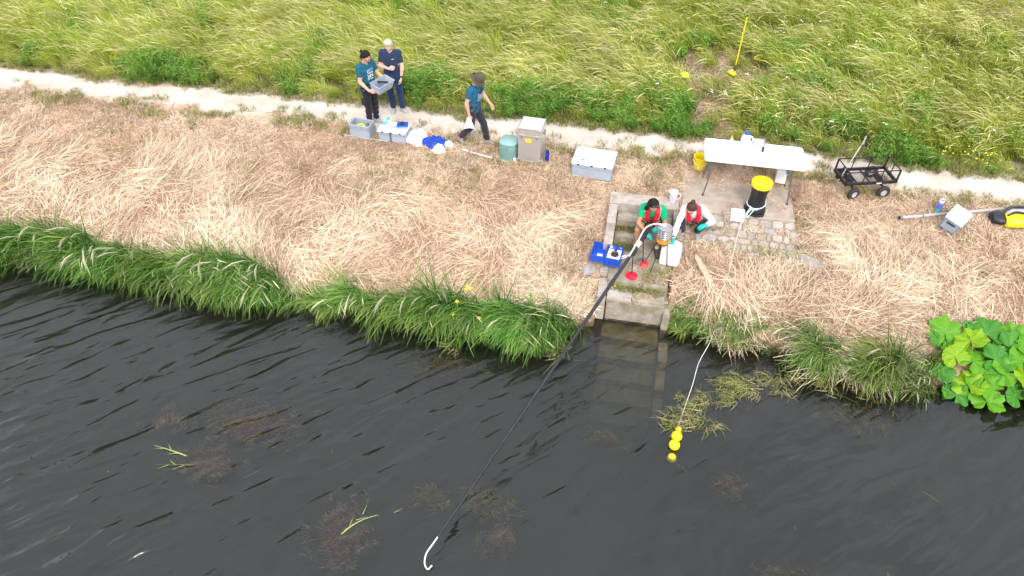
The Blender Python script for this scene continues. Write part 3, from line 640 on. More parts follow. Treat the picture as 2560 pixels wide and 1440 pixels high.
# ---- white wild flowers scattered in the meadow
M_UMB = pmat('white_umbel', (.86, .86, .78), .8)
fm = MB(); fr_ = random.Random(5)
for (a, b, w, m) in ((-13.1, 17.2, .45, 20), (-11.8, 17.9, .2, 8), (-15.0, 15.2, .3, 5), (-9.5, 18.6, .3, 4), (5.0, 14.0, 1.6, 12), (3.3, 14.4, .7, 6), (6.6, 16.6, 1.2, 6), (8.5, 18.5, 1.4, 5), (-1.6, 14.0, .8, 3), (1.0, 14.6, .9, 4), (0, 18, 4, 5), (3.6, 17.4, .5, 6)):
    for k in range(m):
        x, y = a + fr_.gauss(0, w), b + fr_.gauss(0, w * .8)
        if y < float(path_hi(x)) + .15: continue
        h = gz(x, y) + fr_.uniform(.42, .72)
        for q in range(4): fm.lathe([(0, -.006), (.014, .002), (.010, .008)], 5, (x + fr_.gauss(0, .028), y + fr_.gauss(0, .028), h + fr_.gauss(0, .012)))
tag(fm.build('white_wildflowers', M_UMB), 'small white wildflower heads dotted through the tall meadow', 'flowers', kind='stuff')
# ------------------------------------------------------------------ equipment on the bank
GREY = pmat('grey_plastic', (.34, .385, .44), .5, var=.11, scale=3.5); GREYD = pmat('darker_grey_plastic', (.26, .30, .35), .5, var=.05)  # crate grey, and a darker grey for the ribs and cable box
WHITE = pmat('white_plastic', (.82, .83, .84), .4, var=.03, scale=5); BLACK = pmat('black_plastic', (.018, .018, .020), .45, var=.2)
STEEL = pmat('grey_steel', (.22, .22, .23), .45, .6, var=.1); ALU = pmat('brushed_aluminium', (.68, .68, .69), .34, .75, var=.06, scale=30); CHROME = pmat('bright_steel', (.75, .75, .76), .22, .95, var=.04)
YEL = pmat('yellow_plastic', (.90, .72, .01), .38, var=.05); BLUE = pmat('blue_plastic', (.012, .085, .50), .38, var=.08); BLUED = pmat('deep_blue_plastic', (.010, .030, .36), .35, var=.08)
TEAL = pmat('teal_plastic', (.03, .52, .42), .45, var=.06); RED = pmat('red_plastic', (.70, .012, .035), .4, var=.07); ORANGE = pmat('orange_plastic', (.92, .30, .03), .4, var=.05)
CLEAR = pmat('clear_plastic', (.62, .68, .70), .15, var=.03, alpha_t=.55); CREAM = pmat('translucent_white_plastic', (.87, .88, .85), .5, var=.04, scale=8)
RUB = pmat('tyre_rubber', (.028, .027, .027), .8, var=.2, bump=.3); PAPER = pmat('white_paper', (.86, .86, .86), .7, var=.02)
CLOTHW = pmat('white_cloth', (.82, .82, .82), .9, var=.04, scale=10, bump=.3); CLOTHB = pmat('blue_cloth', (.012, .055, .38), .85, var=.25, scale=10, bump=.3)
def on_ground(name, label, cat, u, v, rz=0., dz=0., tilt=None, group=None):
    """An Empty standing on the ground, tipped to the local slope when asked."""
    rot = (0, 0, rz)
    if tilt is not None:
        sl = math.atan((gz(u, v + .15) - gz(u, v - .15)) / .3) * tilt; rot = tuple((Matrix.Rotation(sl, 3, 'X') @ Matrix.Rotation(rz, 3, 'Z')).to_euler())
    return thing(name, label, cat, (u, v, gz(u, v) + dz), rot, group)
def crate_parts(t, w, d, h, lid=None, latches=0, ribs=True, wall=.012, latch_side=-1, feet=False, lidmat=None):
    m = MB(); m.box((0, 0, .01), (w - .04, d - .04, .012))
    for s_ in (-1, 1):
        m.box((0, s_ * (d / 2 - .016), h / 2 - .004), (w - .03, wall, h - .012)); m.box((s_ * (w / 2 - .016), 0, h / 2 - .004), (wall, d - .055, h - .012))
    m.build('tub', GREY, t, bevel=.004)
    rm = MB()
    for s_ in (-1, 1):
        rm.box((0, s_ * (d / 2 - .010), h - .028), (w, .020, .030)); rm.box((s_ * (w / 2 - .010), 0, h - .028), (.020, d - .041, .030))
    rm.build('rim', GREY, t, bevel=.004)
    if ribs:
        rb = MB()
        for s_ in (-1, 1):
            for x in (-.49, -.17, .17, .49): rb.box((x * (w - .05), s_ * (d / 2 - .007), h * .86 - .03), (.012, .010, h * .20))
            for y in (-.46, .46): rb.box((s_ * (w / 2 - .007), y * (d - .06), h / 2 - .02), (.010, .014, h - .07))
            rb.box((0, s_ * (d / 2 - .008), h * .74 - .01), (w - .03, .009, .012))
            rb.box((s_ * (w / 2 - .007), 0, h * .66), (.009, .15, .045))
        rb.build('rib', GREYD, t, bevel=.002)
    if feet:
        for sx in (-1, 1):
            for sy in (-1, 1): MB().box((sx * (w / 2 - .05), sy * (d / 2 - .05), -.012), (.05, .05, .022)).build('foot', BLACK, t, bevel=.006)
    if lid:
        l_ = MB().prism(rrect(w + .006, d + .006, .012, 3), h - .012, h + .014).build('lid', lidmat or WHITE, t, bevel=.004)
        MB().prism(rrect(w - .07, d - .07, .012, 3), h + .0145, h + .018).build('lid_panel', lidmat or WHITE, l_)
        for k in range(latches):
            x = (k - (latches - 1) / 2) * (w / max(latches, 1)) * .98
            MB().box((x, latch_side * (d / 2 + .008), h - .006), (.042, .014, .030)).build('latch', BLACK, l_, bevel=.004)
# open grey crate beside the walker with the bun
t = on_ground('storage_crate', 'open grey plastic crate holding yellow and black tools, beside the bun-haired person', 'crate', -5.60, 11.97, R(-6), .015)
crate_parts(t, .46, .30, .32, feet=True)
cr = t.location; cz = cr.z
def inside(name, label, cat, du, dv, dz, build, mat, parent_name=None, rot=(0, 0, 0)):
    o = thing(name, label, cat, (cr.x + du, cr.y + dv, cz + dz), rot); build(o); return o
o = inside('yellow_tool', 'curved yellow handle lying in the open crate', 'tool', -.03, .0, .19, lambda p: MB().tube(spline([(-.10, -.03, 0), (-.05, .03, .03), (.02, .04, .04), (.08, .0, .03), (.12, -.05, .0)], 4), .022, 8).build('handle', YEL, p, smooth=True), YEL)
MB().box((0, .02, -.03), (.12, .06, .03)).build('shoe_plate', WHITE, o, bevel=.006)
o = inside('hand_tool', 'black hand tool standing upright in the open crate corner', 'tool', .12, .03, .16, lambda p: MB().tube([(0, 0, -.12), (.01, .01, .09)], .016, 8).build('grip', BLACK, p), BLACK); MB().box((.01, .01, .10), (.05, .02, .03)).build('tool_head', STEEL, o, bevel=.004)
o = inside('coiled_cable', 'dark coiled cable in the bottom of the open crate', 'cable', -.12, .02, .14, lambda p: [MB().tube([(.05 * math.cos(a), .06 * math.sin(a), .014 * k) for a in np.linspace(0, 6.2, 14)], .009, 6).build('loop', BLACK, p) for k in range(3)], BLACK)
MB().box((-.12 + cr.x, .02 + cr.y, cz + .075), (.28, .24, .10)).build('cable_box', GREYD, None, bevel=.01); tag(bpy.data.objects['cable_box'], 'grey box at the bottom of the open crate, under the cable', 'box')

# lidded grey crate with boxes on it
t = on_ground('storage_crate', 'grey crate with white lid carrying a green box and a blue-lidded box', 'crate', -4.90, 12.00, R(-2), .0)
crate_parts(t, .60, .40, .24, True, 3)
for x, y in ((-.02, -.205),): MB().box((x, y, .12), (.035, .012, .25)).build('strap', STEEL, t, bevel=.002)
MB().box((-.02, -.214, -.05), (.03, .012, .12)).build('strap_end', BLACK, t, bevel=.002)
ctop = t.location.z + .26
g_ = thing('instrument_box', 'white box with a green handle on the lidded crate', 'box', (-5.08, 12.05, ctop), (0, 0, R(-8)))
MB().box((0, 0, .035), (.12, .26, .07)).build('case', WHITE, g_, bevel=.012); MB().tube(spline([(0, .02, .07), (0, .05, .115), (0, .10, .115), (0, .12, .07)], 4), .019, 8).build('handle', TEAL, g_, smooth=True); MB().box((0, -.07, .075), (.10, .09, .012)).build('pad', TEAL, g_, bevel=.003)
g_ = thing('sample_tray', 'flat clear tray on the middle of the white crate lid', 'tray', (-4.86, 11.98, ctop), (0, 0, R(-4)))
MB().prism(rrect(.13, .11, .015), 0, .03).build('tray', CLEAR, g_, bevel=.004); MB().box((0, 0, .036), (.11, .09, .008)).build('tray_lid', CLEAR, g_, bevel=.002)
g_ = thing('blue_box', 'blue lidded box with a round black knob on the crate corner', 'box', (-4.72, 12.03, ctop), (0, 0, R(12)))
MB().prism(rrect(.22, .17, .02), 0, .05).build('tub', CLEAR, g_, bevel=.006); l_ = MB().prism(rrect(.23, .18, .02), .051, .075).build('lid', BLUE, g_, bevel=.006)
MB().lathe([(.048, .076), (.048, .10), (.036, .112), (.0, .113)], 18).build('knob', BLACK, l_, smooth=True)
# rods
t = thing('aluminium_rod', 'thin aluminium rod lying on the hay under the two grey crates', 'rod', (-5.55, 11.84, gz(-5.55, 11.84) + .04), (0, 0, R(-4)))
MB().tube([(-.5, 0, .0), (.55, 0, .0)], .013, 8).build('shaft', ALU, t, smooth=True); MB().tube([(.55, 0, 0), (.62, 0, 0)], .018, 8).build('grip', STEEL, t)
t = thing('sampling_scoop', 'aluminium scoop with a long white handle lying on the hay by the walker', 'scoop', (-3.08, 11.73, gz(-3.08, 11.73) + .035), (0, 0, R(-16)))
MB().tube([(-.18, 0, 0), (.36, 0, 0)], [.012, .014], 8).build('handle', WHITE, t, smooth=True); MB().tube([(-.35, 0, .0), (-.33, 0, .0), (-.22, 0, .0), (-.18, 0, 0)], [.012, .036, .040, .014], 12).build('scoop_head', ALU, t, smooth=True); MB().tube([(-.20, 0, 0), (-.16, 0, 0)], .02, 10).build('collar', BLACK, t)

# crumpled cloths: folded lumps pulled out of a noise-shaped cushion
def cloth_lump(name, label, cat, mat, u, v, size, rz, seed, tail=None):
    r_ = np.random.default_rng(seed); n = 36; g1 = np.linspace(-1, 1, n); X, Y = np.meshgrid(g1, g1)
    ang = np.arctan2(Y, X); rad = np.maximum(np.abs(X), np.abs(Y)); out = 1 + .10 * np.sin(3 * ang + seed) + .09 * np.sin(5 * ang + 2 * seed) + .05 * np.sin(11 * ang)
    x = np.cos(ang) * rad * out; y = np.sin(ang) * rad * out
    if tail: x = x + tail[0] * np.clip(x * tail[2] + y * tail[3], 0, 9) ** 2; y = y + tail[1] * np.clip(x * tail[2] + y * tail[3], 0, 9) ** 2
    f = fbm(X * 2 + seed, Y * 2, 1.3, seed); fold = np.abs(np.sin(4.5 * x + 3 * f * 2 + seed)) * .35 + np.abs(np.sin(6 * y - 5 * f)) * .25
    z = (1 - rad ** 3.) * (.30 + .55 * f + .55 * fold)
    wu = u + (math.cos(rz) * x * size[0] - math.sin(rz) * y * size[1]); wv = v + (math.sin(rz) * x * size[0] + math.cos(rz) * y * size[1])
    zz = zg(wu, wv) + .03 + z * size[2]; z0 = gz(u, v)
    V = np.stack([(wu - u).ravel(), (wv - v).ravel(), (zz - z0).ravel()], 1); ii = (np.arange(n - 1)[:, None] * n + np.arange(n - 1)[None, :]).ravel()
    V2 = V.copy(); V2[:, 2] -= .02 + .6 * (V2[:, 2] > .08) * (V2[:, 2] - .08); Fq = np.stack([ii, ii + 1, ii + n + 1, ii + n], 1)
    F = np.concatenate([Fq, Fq[:, ::-1] + n * n])
    b = np.concatenate([np.arange(n), np.arange(1, n) * n + n - 1, (n - 1) * n + np.arange(n - 2, -1, -1), np.arange(n - 2, 0, -1) * n]); b2 = np.roll(b, -1)
    F = np.concatenate([F, np.stack([b2, b, b + n * n, b2 + n * n], 1)])
    return tag(link(name, np_mesh(name, np.concatenate([V, V2]), F, True), mat, None, (u, v, z0)), label, cat)
cloth_lump('white_bag', 'crumpled white bag against the right side of the lidded crate', 'bag', CLOTHW, -4.43, 12.02, (.24, .24, .17), R(-20), 3)
cloth_lump('blue_jacket', 'crumpled blue jacket thrown on the hay', 'jacket', CLOTHB, -4.02, 11.90, (.28, .18, .17), R(-5), 5)
cloth_lump('white_cap_bag', 'small rounded white bag lying in front of the blue jacket', 'bag', CLOTHW, -3.86, 11.70, (.14, .10, .15), R(-8), 8)
cloth_lump('white_sheet', 'small white sheet poking out behind the blue jacket', 'cloth', CLOTHW, -3.72, 11.92, (.11, .10, .06), R(-8), 9)

# grey-green portable toilet
GG = pmat('grey_green_plastic', (.16, .29, .27), .4, var=.05, scale=5); GGL = pmat('pale_grey_green_plastic', (.25, .41, .39), .35, var=.04, scale=5)
t = on_ground('portable_toilet', 'grey-green portable toilet with a closed lid left of the aluminium case', 'toilet', -2.42, 11.84, R(-8))
MB().lathe([(.165, 0), (.185, .02), (.195, .20), (.19, .30), (.178, .325)], 28, e=3.2).build('tank', GG, t, smooth=True)
l_ = MB().lathe([(.185, .328), (.192, .338), (.192, .375), (.165, .398), (.0, .404)], 28, e=3.2).build('lid', GGL, t, smooth=True)
MB().box((.0, -.197, .30), (.07, .02, .05)).build('catch', GG, t, bevel=.005); MB().lathe([(.03, 0), (.03, .05), (.012, .055)], 12, (.17, -.16, .03)).build('valve_cap', WHITE, t, smooth=True)
MB().lathe([(.19, .0), (.205, .0), (.205, .018), (.185, .02)], 28, e=3.2, ring=True).build('base_ring', GGL, t, smooth=True)

# tall aluminium case
t = on_ground('aluminium_case', 'tall aluminium transport case with steel corners and a yellow label', 'case', -1.97, 11.88, R(-3))
w, d, h = .46, .46, .74
MB().box((0, 0, .29), (w, d, .58)).build('body', ALU, t, bevel=.006); l_ = MB().box((0, 0, .662), (w + .004, d + .004, .156)).build('lid', ALU, t, bevel=.006)
MB().box((0, 0, .742), (w - .03, d - .03, .006)).build('lid_top', pmat('pale_aluminium', (.85, .85, .85), .4, .35, var=.04), l_, bevel=.002)
for z in (.585, .735, .008):
    for s_ in (-1, 1): MB().box((0, s_ * (d / 2 + .002), z), (w + .01, .006, .022)).build('edge_trim', CHROME, t, bevel=.001); MB().box((s_ * (w / 2 + .002), 0, z), (.006, d - .002, .022)).build('edge_trim', CHROME, t, bevel=.001)
for sx in (-1, 1):
    for z in (.04, .705):
        MB().box((sx * (w / 2 - .018), -d / 2 - .002, z), (.05, .012, .05)).build('corner', CHROME, t, bevel=.006)
    k = MB().box((sx * .15, -d / 2 - .010, .575), (.045, .018, .075)).build('latch', CHROME, t, bevel=.004); MB().box((sx * .15, -d / 2 - .021, .555), (.02, .006, .03)).build('catch', STEEL, k, bevel=.001)
k = MB().box((w / 2 + .006, 0, .60), (.012, .16, .07)).build('handle_plate', CHROME, t, bevel=.003); MB().tube(spline([(.016 + w / 2, -.06, .61), (.03 + w / 2, -.05, .575), (.03 + w / 2, .05, .575), (.016 + w / 2, .06, .61)], 3), .009, 6).build('handle', BLACK, k)
MB().box((-.02, -d / 2 - .003, .49), (.12, .003, .07)).build('label_plate', YEL, t)
MB().box((-.02, -d / 2 - .0055, .50), (.08, .002, .012)).build('label_print', pmat('yellow_print', (.70, .50, .01), .6), t)
t = on_ground('water_bottle', 'dark blue water bottle standing at the foot of the aluminium case', 'bottle', -1.63, 11.78)
MB().lathe([(.038, 0), (.042, .01), (.042, .19), (.030, .215)], 18).build('flask', BLUED, t, smooth=True); MB().lathe([(.032, .216), (.034, .222), (.034, .25), (.028, .256), (0, .257)], 18).build('cap', pmat('navy_plastic', (.008, .012, .10), .4), t, smooth=True)

# big lidded crate
t = on_ground('storage_crate', 'large grey crate with a plain white lid at the top of the bank', 'crate', -.68, 11.66, R(-4), .0)
crate_parts(t, .80, .60, .30, True, 3)
ct = t.location.copy(); lidp = [c for c in t.children if c.name.startswith('lid')][0]; MK = pmat('faded_marker', (.42, .44, .30), .8)
for k in range(9):
    if k != 4: MB().box((-.02 + .026 * k, .10 - .004 * k, .319), (.016 if k % 2 else .010, .022 if k % 3 else .012, .0015), (0, 0, .2 * (k % 3))).build('marker_writing', MK, lidp)
cl = thing('teal_clip', 'small teal clip lying on the large crate lid', 'clip', (ct.x - .22, ct.y - .16, ct.z + .319), (0, 0, R(10)))
MB().box((0, 0, .008), (.075, .028, .014)).build('jaw', TEAL, cl, bevel=.004); MB().box((.0, .03, .006), (.06, .016, .010)).build('jaw', TEAL, cl, bevel=.003)

# yellow bucket
t = on_ground('yellow_bucket', 'bright yellow bucket standing left of the folding table', 'bucket', 1.37, 12.10)
MB().lathe([(.0, .004), (.105, .0), (.112, .012), (.135, .235), (.145, .240), (.147, .262), (.138, .268), (.130, .255), (.108, .02), (.0, .016)], 32).build('pail', YEL, t, smooth=True)
MB().tube([(.148 * math.cos(a), -.06 + .15 * math.sin(a) * -.2 - .148 * abs(math.sin(a)) * .55, .235 - .085 * math.sin(a)) for a in np.linspace(0, math.pi, 14)], .004, 6).build('bail', WHITE, t); MB().lathe([(.022, 0), (.022, .003), (0, .003)], 12, (-.02, -.119, .075), Matrix.Rotation(R(96), 3, 'X')).build('sticker', WHITE, t)

# folding table
tx, ty = 2.25, 11.66; zt = 1.255
t = thing('folding_table', 'white folding table with grey steel legs behind the bollard', 'table', (tx, ty, zt), (0, 0, R(0)))
top = MB().prism(rrect(1.80, .76, .06), .70, .742).build('tabletop', pmat('white_table', (.86, .86, .86), .45, var=.015, scale=3), t, bevel=.010, seg=3)
MB().prism(rrect(1.72, .68, .04), .672, .699).build('apron', STEEL, t)
for sx in (-1, 1):
    xb = sx * .70; xf = sx * .78
    for sy in (-1, 1):
        gzz = (gz(tx + xf, ty + sy * .27) if ty + sy * .27 > 11.93 else max(1.15, gz(tx + xf, ty + sy * .27))) - zt
        MB().tube([(xb, sy * .24, .675), (xf, sy * .30, gzz + .002)], .0145, 8).build('leg', STEEL, t, smooth=True)
        MB().tube([(xf, sy * .30, gzz), (xf, sy * .30, gzz + .03)], .019, 8).build('foot', BLACK, t)
    MB().tube([(xb + sx * .05, -.276, .28), (xb + sx * .05, .276, .28)], .011, 6).build('crossbar', STEEL, t)
    MB().tube([(xb + sx * .022, -.1, .45), (xb - sx * .22, 0, .69)], .010, 6).build('brace', STEEL, t); MB().tube([(xb + sx * .022, .1, .45), (xb - sx * .22, 0, .69)], .010, 6).build('brace', STEEL, t)
tz = zt + .743
b = thing('squeeze_bottle', 'small white squeeze bottle with a yellow nozzle on the table', 'bottle', (1.83, 11.93, tz))
MB().lathe([(.03, 0), (.033, .008), (.033, .075), (.014, .10)], 16).build('flask', WHITE, b, smooth=True); MB().lathe([(.015, .101), (.016, .115), (.006, .16), (0, .162)], 12).build('nozzle', YEL, b, smooth=True)
b = thing('blue_capped_jug', 'white plastic jug with a blue cap on the back of the table', 'jug', (2.08, 11.94, tz))
MB().lathe([(.075, 0), (.082, .01), (.082, .16), (.05, .205), (.046, .215)], 20, e=3).build('tank', CREAM, b, smooth=True); MB().lathe([(.047, .216), (.05, .22), (.05, .255), (.04, .26), (0, .261)], 18).build('cap', BLUE, b, smooth=True)
MB().tube(spline([(.08, 0, .06), (.125, 0, .08), (.12, 0, .15), (.06, 0, .19)], 3), .012, 6).build('handle', CREAM, b, smooth=True)
b = thing('clear_tub', 'clear plastic tub with dark clips on the back of the table', 'tub', (2.33, 11.95, tz), (0, 0, R(-6)))
MB().prism(rrect(.19, .14, .02), 0, .085).build('tub', CLEAR, b, bevel=.006); l_ = MB().prism(rrect(.20, .15, .02), .086, .10).build('lid', CLEAR, b, bevel=.004)
for y in (-.03, .04): MB().box((.103, y, .08), (.012, .03, .035)).build('clip', BLACK, l_, bevel=.003)
b = thing('handheld_meter', 'dark handheld meter lying at the middle of the table', 'meter', (2.41, 11.80, tz + .002), (0, 0, R(80)))
MB().prism(rrect(.16, .042, .012), 0, .028).build('grip', pmat('slate_plastic', (.035, .035, .06), .5), b, bevel=.006); MB().box((.105, 0, .02), (.05, .05, .038)).build('head', WHITE, b, bevel=.006); MB().box((.135, .0, .03), (.02, .03, .02)).build('sensor', BLACK, b, bevel=.003)
# jerrycan under the table
def jerry(t, w, d, h, mat, capm, capx):
    m = MB(); pr = []
    lv = [(0, .90, .90), (.03, 1, 1), (.16, 1, 1), (.80, 1, 1), (.90, .90, .92), (1.0, .62, .80)]
    n = 24; V = []; F = []
    for (z, a, c) in lv:
        for (x, y) in rrect(w * a, d * c, min(w, d) * .16, 5): V.append((x, y, z * h))
    k = len(rrect(1, 1, .1, 5))
    for i in range(len(lv) - 1):
        for j in range(k): F.append((i * k + j, i * k + (j + 1) % k, (i + 1) * k + (j + 1) % k, (i + 1) * k + j))
    F += [tuple(range(k - 1, -1, -1)), tuple((len(lv) - 1) * k + j for j in range(k))]
    m.add(V, F).build('tank', mat, t, smooth=True)
    MB().lathe([(.034, 0), (.034, .03), (.028, .034), (0, .035)], 14, (capx, 0, h)).build('cap', capm, t, smooth=True)
    MB().tube(spline([(-capx * 1.1, 0, h - .005), (-capx * .9, 0, h + .035), (capx * .1, 0, h + .035), (capx * .25, 0, h - .005)], 3), .014, 8).build('handle', mat, t, smooth=True)
t = on_ground('jerrycan', 'white jerrycan with a red cap under the right end of the table', 'jerrycan', 2.93, 12.02, R(-8)); jerry(t, .20, .17, .28, CREAM, RED, .05)

# bollard
t = thing('mooring_bollard', 'black waisted mooring bollard with a bright yellow cap on the concrete platform', 'bollard', (2.42, 11.10, 1.15), (0, 0, 0))
BOL = pmat('black_bollard', (.012, .012, .014), .42, var=.3, scale=8)
MB().lathe([(.195, 0), (.20, .02), (.185, .06), (.158, .14), (.142, .26), (.150, .40), (.172, .52), (.180, .535)], 36).build('post', BOL, t, smooth=True)
MB().lathe([(.183, .536), (.188, .542), (.190, .615), (.178, .632), (.0, .640)], 36).build('cap', YEL, t, smooth=True)
f_ = MB().prism([(-.17, -.10), (-.12, -.235), (.02, -.275), (.15, -.225), (.19, -.06), (.0, .1)], .0, .045).build('base_foot', BOL, t, bevel=.015)
ROPE = pmat('pale_rope', (.58, .74, .74), .85, var=.15, scale=60); TWINE = pmat('white_twine', (.78, .75, .70), .9, var=.15, scale=60)
rp = thing('mooring_rope', 'pale blue rope looped round the foot of the bollard', 'rope', (2.42, 11.10, 1.15))
lp = [(.166 * math.cos(a), .166 * math.sin(a), .155 + .035 * math.sin(a + .6)) for a in np.linspace(0, 2 * math.pi, 40)]
MB().tube(lp, .010, 8, False).build('loop', ROPE, rp, smooth=True)
MB().tube(spline([(-.115, -.120, .14), (-.10, -.155, .10), (-.06, -.172, .10), (-.01, -.180, .115), (.03, -.175, .125)], 4), .010, 8).build('knot', ROPE, rp, smooth=True)
MB().tube(spline([(-.10, -.13, .14), (-.15, -.20, .06), (-.20, -.27, .0)], 4), .008, 6).build('strand', ROPE, rp, smooth=True); MB().tube(spline([(-.03, -.17, .12), (-.10, -.25, .05), (-.16, -.31, .0)], 4), .008, 6).build('strand', ROPE, rp, smooth=True); MB().tube(spline([(-.07, -.16, .11), (-.13, -.22, .08), (-.17, -.26, .01)], 4), .008, 6).build('strand', ROPE, rp, smooth=True)
sh = thing('white_card', 'square white card lying on the stones at the foot of the bollard', 'card', (2.10, 10.83, 1.155), (R(14), R(-4), R(-4)))
MB().box((0, 0, .012), (.235, .30, .008)).build('sheet', PAPER, sh, bevel=.002); MB().box((-.0, .135, .018), (.10, .018, .006)).build('clip', WHITE, sh, bevel=.001)

# lead line from the bollard down to the floats
ln = [(2.27, 10.84, 1.16), (2.17, 10.65, 1.07), (2.08, 10.2, .96), (2.0, 9.7, .82), (1.93, 9.2, .62), (1.88, 8.85, .34), (1.78, 8.5, .10), (1.62, 8.1, .012), (1.52, 7.6, .012), (1.40, 7.1, .012), (1.30, 6.68, .012)]
ln = [(x, y, max(z, gz(x, y) + .10)) for x, y, z in ln]
tl = thing('tether_line', 'thin white line running from the bollard across the hay to the floats', 'line', (2.27, 10.84, 1.16))
MB().tube([(x - 2.27, y - 10.84, z - 1.16) for x, y, z in spline(ln, 5)], .0058, 6).build('cord', TWINE, tl, smooth=True)
def float_buoy(label, u, v, rr, z, mat):
    t = thing('yellow_float', label, 'float', (u, v, z), (R(8), R(-10), 0), 'yellow floats on the tether line')
    MB().lathe([(rr * math.sin(a) + (0 if 0 < a < math.pi else 0), -rr * math.cos(a)) for a in np.linspace(0.02, math.pi - .02, 14)], 22).build('ball', mat, t, smooth=True)
    MB().lathe([(.012, rr * .96), (.016, rr * 1.0), (.010, rr * 1.10), (0, rr * 1.11)], 10).build('eye', mat, t)
float_buoy('upper of the two round yellow floats at the end of the line', 1.285, 6.50, .085, .045, YEL)
float_buoy('lower of the two round yellow floats at the end of the line', 1.255, 6.335, .085, .045, YEL)
float_buoy('small orange-yellow float above the two round floats', 1.31, 6.645, .05, .018, pmat('amber_plastic', (.80, .50, .02), .45))
float_buoy('half sunken yellow float below the two round floats', 1.235, 6.16, .075, -.055, YEL)

# measuring jug on the coping slab
t = thing('measuring_jug', 'white measuring jug with a handle on the coping slab above the steps', 'jug', (.90, 11.03, 1.152))
MB().lathe([(0, .006), (.060, 0), (.064, .008), (.080, .225), (.083, .235), (.078, .235), (.061, .014), (0, .012)], 24).build('vessel', WHITE, t, smooth=True)
MB().tube(spline([(.075, 0, .20), (.13, 0, .19), (.13, 0, .11), (.07, 0, .06)], 4), .010, 8).build('handle', WHITE, t, smooth=True); MB().prism([(-.075, .02), (-.105, 0), (-.075, -.02)], .205, .236).build('spout', WHITE, t)
MB().box((-.005, -.073, .13), (.006, .004, .15), (R(-4), 0, 0)).build('scale_mark', pmat('grey_print', (.35, .37, .40), .6), t); MB().box((-.05, -.052, .20), (.016, .006, .012)).build('scale_mark', BLACK, t)

# ---- pump case on the landing
pcx, pcy = -.17, 9.60; pz = .80
t = thing('pump_case', 'open blue pump case with a white control panel at the left of the landing', 'case', (pcx, pcy, pz), (0, 0, R(-6)), scale=1.15)
def tray(name, x0, x1, y0, y1, z0, z1, th, mat, par):
    m = MB().box(((x0 + x1) / 2, (y0 + y1) / 2, z0 + th / 2), (x1 - x0, y1 - y0, th))
    for s_ in (0, 1): m.box(((x0 + x1) / 2, (y0 + th / 2) if s_ else (y1 - th / 2), (z0 + th + z1) / 2), (x1 - x0, th, z1 - z0 - th)); m.box(((x0 + th / 2) if s_ else (x1 - th / 2), (y0 + y1) / 2, (z0 + th + z1) / 2), (th, y1 - y0 - 2 * th, z1 - z0 - th))
    return m.build(name, mat, par, bevel=.004)
lid = tray('lid', -.235, -.012, -.17, .17, .005, .13, .010, BLUE, t); MB().box((-.11, -.03, .0175), (.085, .11, .003)).build('instruction_label', PAPER, lid)
tub = tray('tub', -.005, .235, -.17, .17, -.03, .125, .010, BLUE, t)
pn = MB().box((.115, -.035, .118), (.200, .22, .008)).build('control_panel', WHITE, t, bevel=.002)
MB().box((.115, .115, .117), (.205, .075, .006)).build('blue_panel', BLUE, t, bevel=.002); MB().box((.04, .12, .124), (.035, .04, .008)).build('switch', WHITE, t, bevel=.002); MB().box((.13, .10, .128), (.05, .07, .016)).build('display', BLUED, t, bevel=.003); MB().lathe([(.008, .122), (.008, .13), (0, .13)], 8, (.19, .125, 0)).build('button', WHITE, t)
kn = MB().lathe([(.062, .123), (.062, .135), (.045, .165), (.03, .17), (0, .171)], 20, (.125, -.05, 0)).build('pump_head', BLACK, t, smooth=True); MB().box((.125, -.05, .178), (.06, .016, .016), (0, 0, .6)).build('pump_lever', STEEL, kn, bevel=.002)
MB().box((.05, .04, .126), (.03, .02, .008)).build('dial', STEEL, t, bevel=.002); MB().box((.12, .035, .13), (.05, .025, .018)).build('connector', BLACK, t, bevel=.003)
MB().tube(spline([(.06, -.171, .06), (.06, -.195, .05), (.17, -.195, .05), (.17, -.171, .06)], 3), .007, 6).build('handle', BLUED, t)

# ---- sampling pole reaching out over the river, on two rests
POLE = pmat('carbon_pole', (.022, .022, .026), .30, var=.2, scale=10)
A = Vector((.50, 9.92, 1.30)); B = Vector((-1.885, 4.05, .17)); dv = B - A
t = thing('sampling_pole', 'long black telescopic pole reaching from the steps out over the river', 'pole', A)
def pole_pt(s_): p = dv * s_; return p
for k, (s0, s1, r0, r1) in enumerate(((.0, .34, .034, .031), (.34, .64, .0295, .0265), (.64, .985, .025, .019))): MB().tube([pole_pt(s_) for s_ in np.linspace(s0, s1, 8)], [r0 + (r1 - r0) * k2 / 7 for k2 in range(8)], 12).build('pole_section', POLE, t, smooth=True)
MB().tube([pole_pt(.055), pole_pt(.075)], .0395, 12).build('joint_band', WHITE, t, smooth=True); MB().tube([pole_pt(.335), pole_pt(.345)], .0325, 12).build('joint_band', POLE, t, smooth=True); MB().tube([pole_pt(.63), pole_pt(.64)], .028, 12).build('joint_band', POLE, t, smooth=True)
MB().tube([pole_pt(.0), pole_pt(.045)], .040, 12).build('grip', BLACK, t, smooth=True)
HOSE = pmat('white_hose', (.82, .82, .80), .4, var=.03)
t = thing('tip_hose', 'white hose tip hooking from the pole end into the water', 'hose', B)
MB().tube(spline([tuple(-dv.normalized() * .16 + Vector((0, 0, .0))), (0, 0, 0), (-.06, -.14, -.04), (-.055, -.25, -.10), (-.005, -.29, -.155), (.04, -.24, -.13)], 5), .0105, 8).build('hose', HOSE, t, smooth=True)
def P(v_): return (v_.x, v_.y, v_.z)
sv = Vector((.775, 9.78, 0))
hA = A + pole_pt(.12) + Vector((0, 0, .045))
t = thing('intake_hose', 'white hose arching from the pole up into the sieve stack', 'hose', hA)
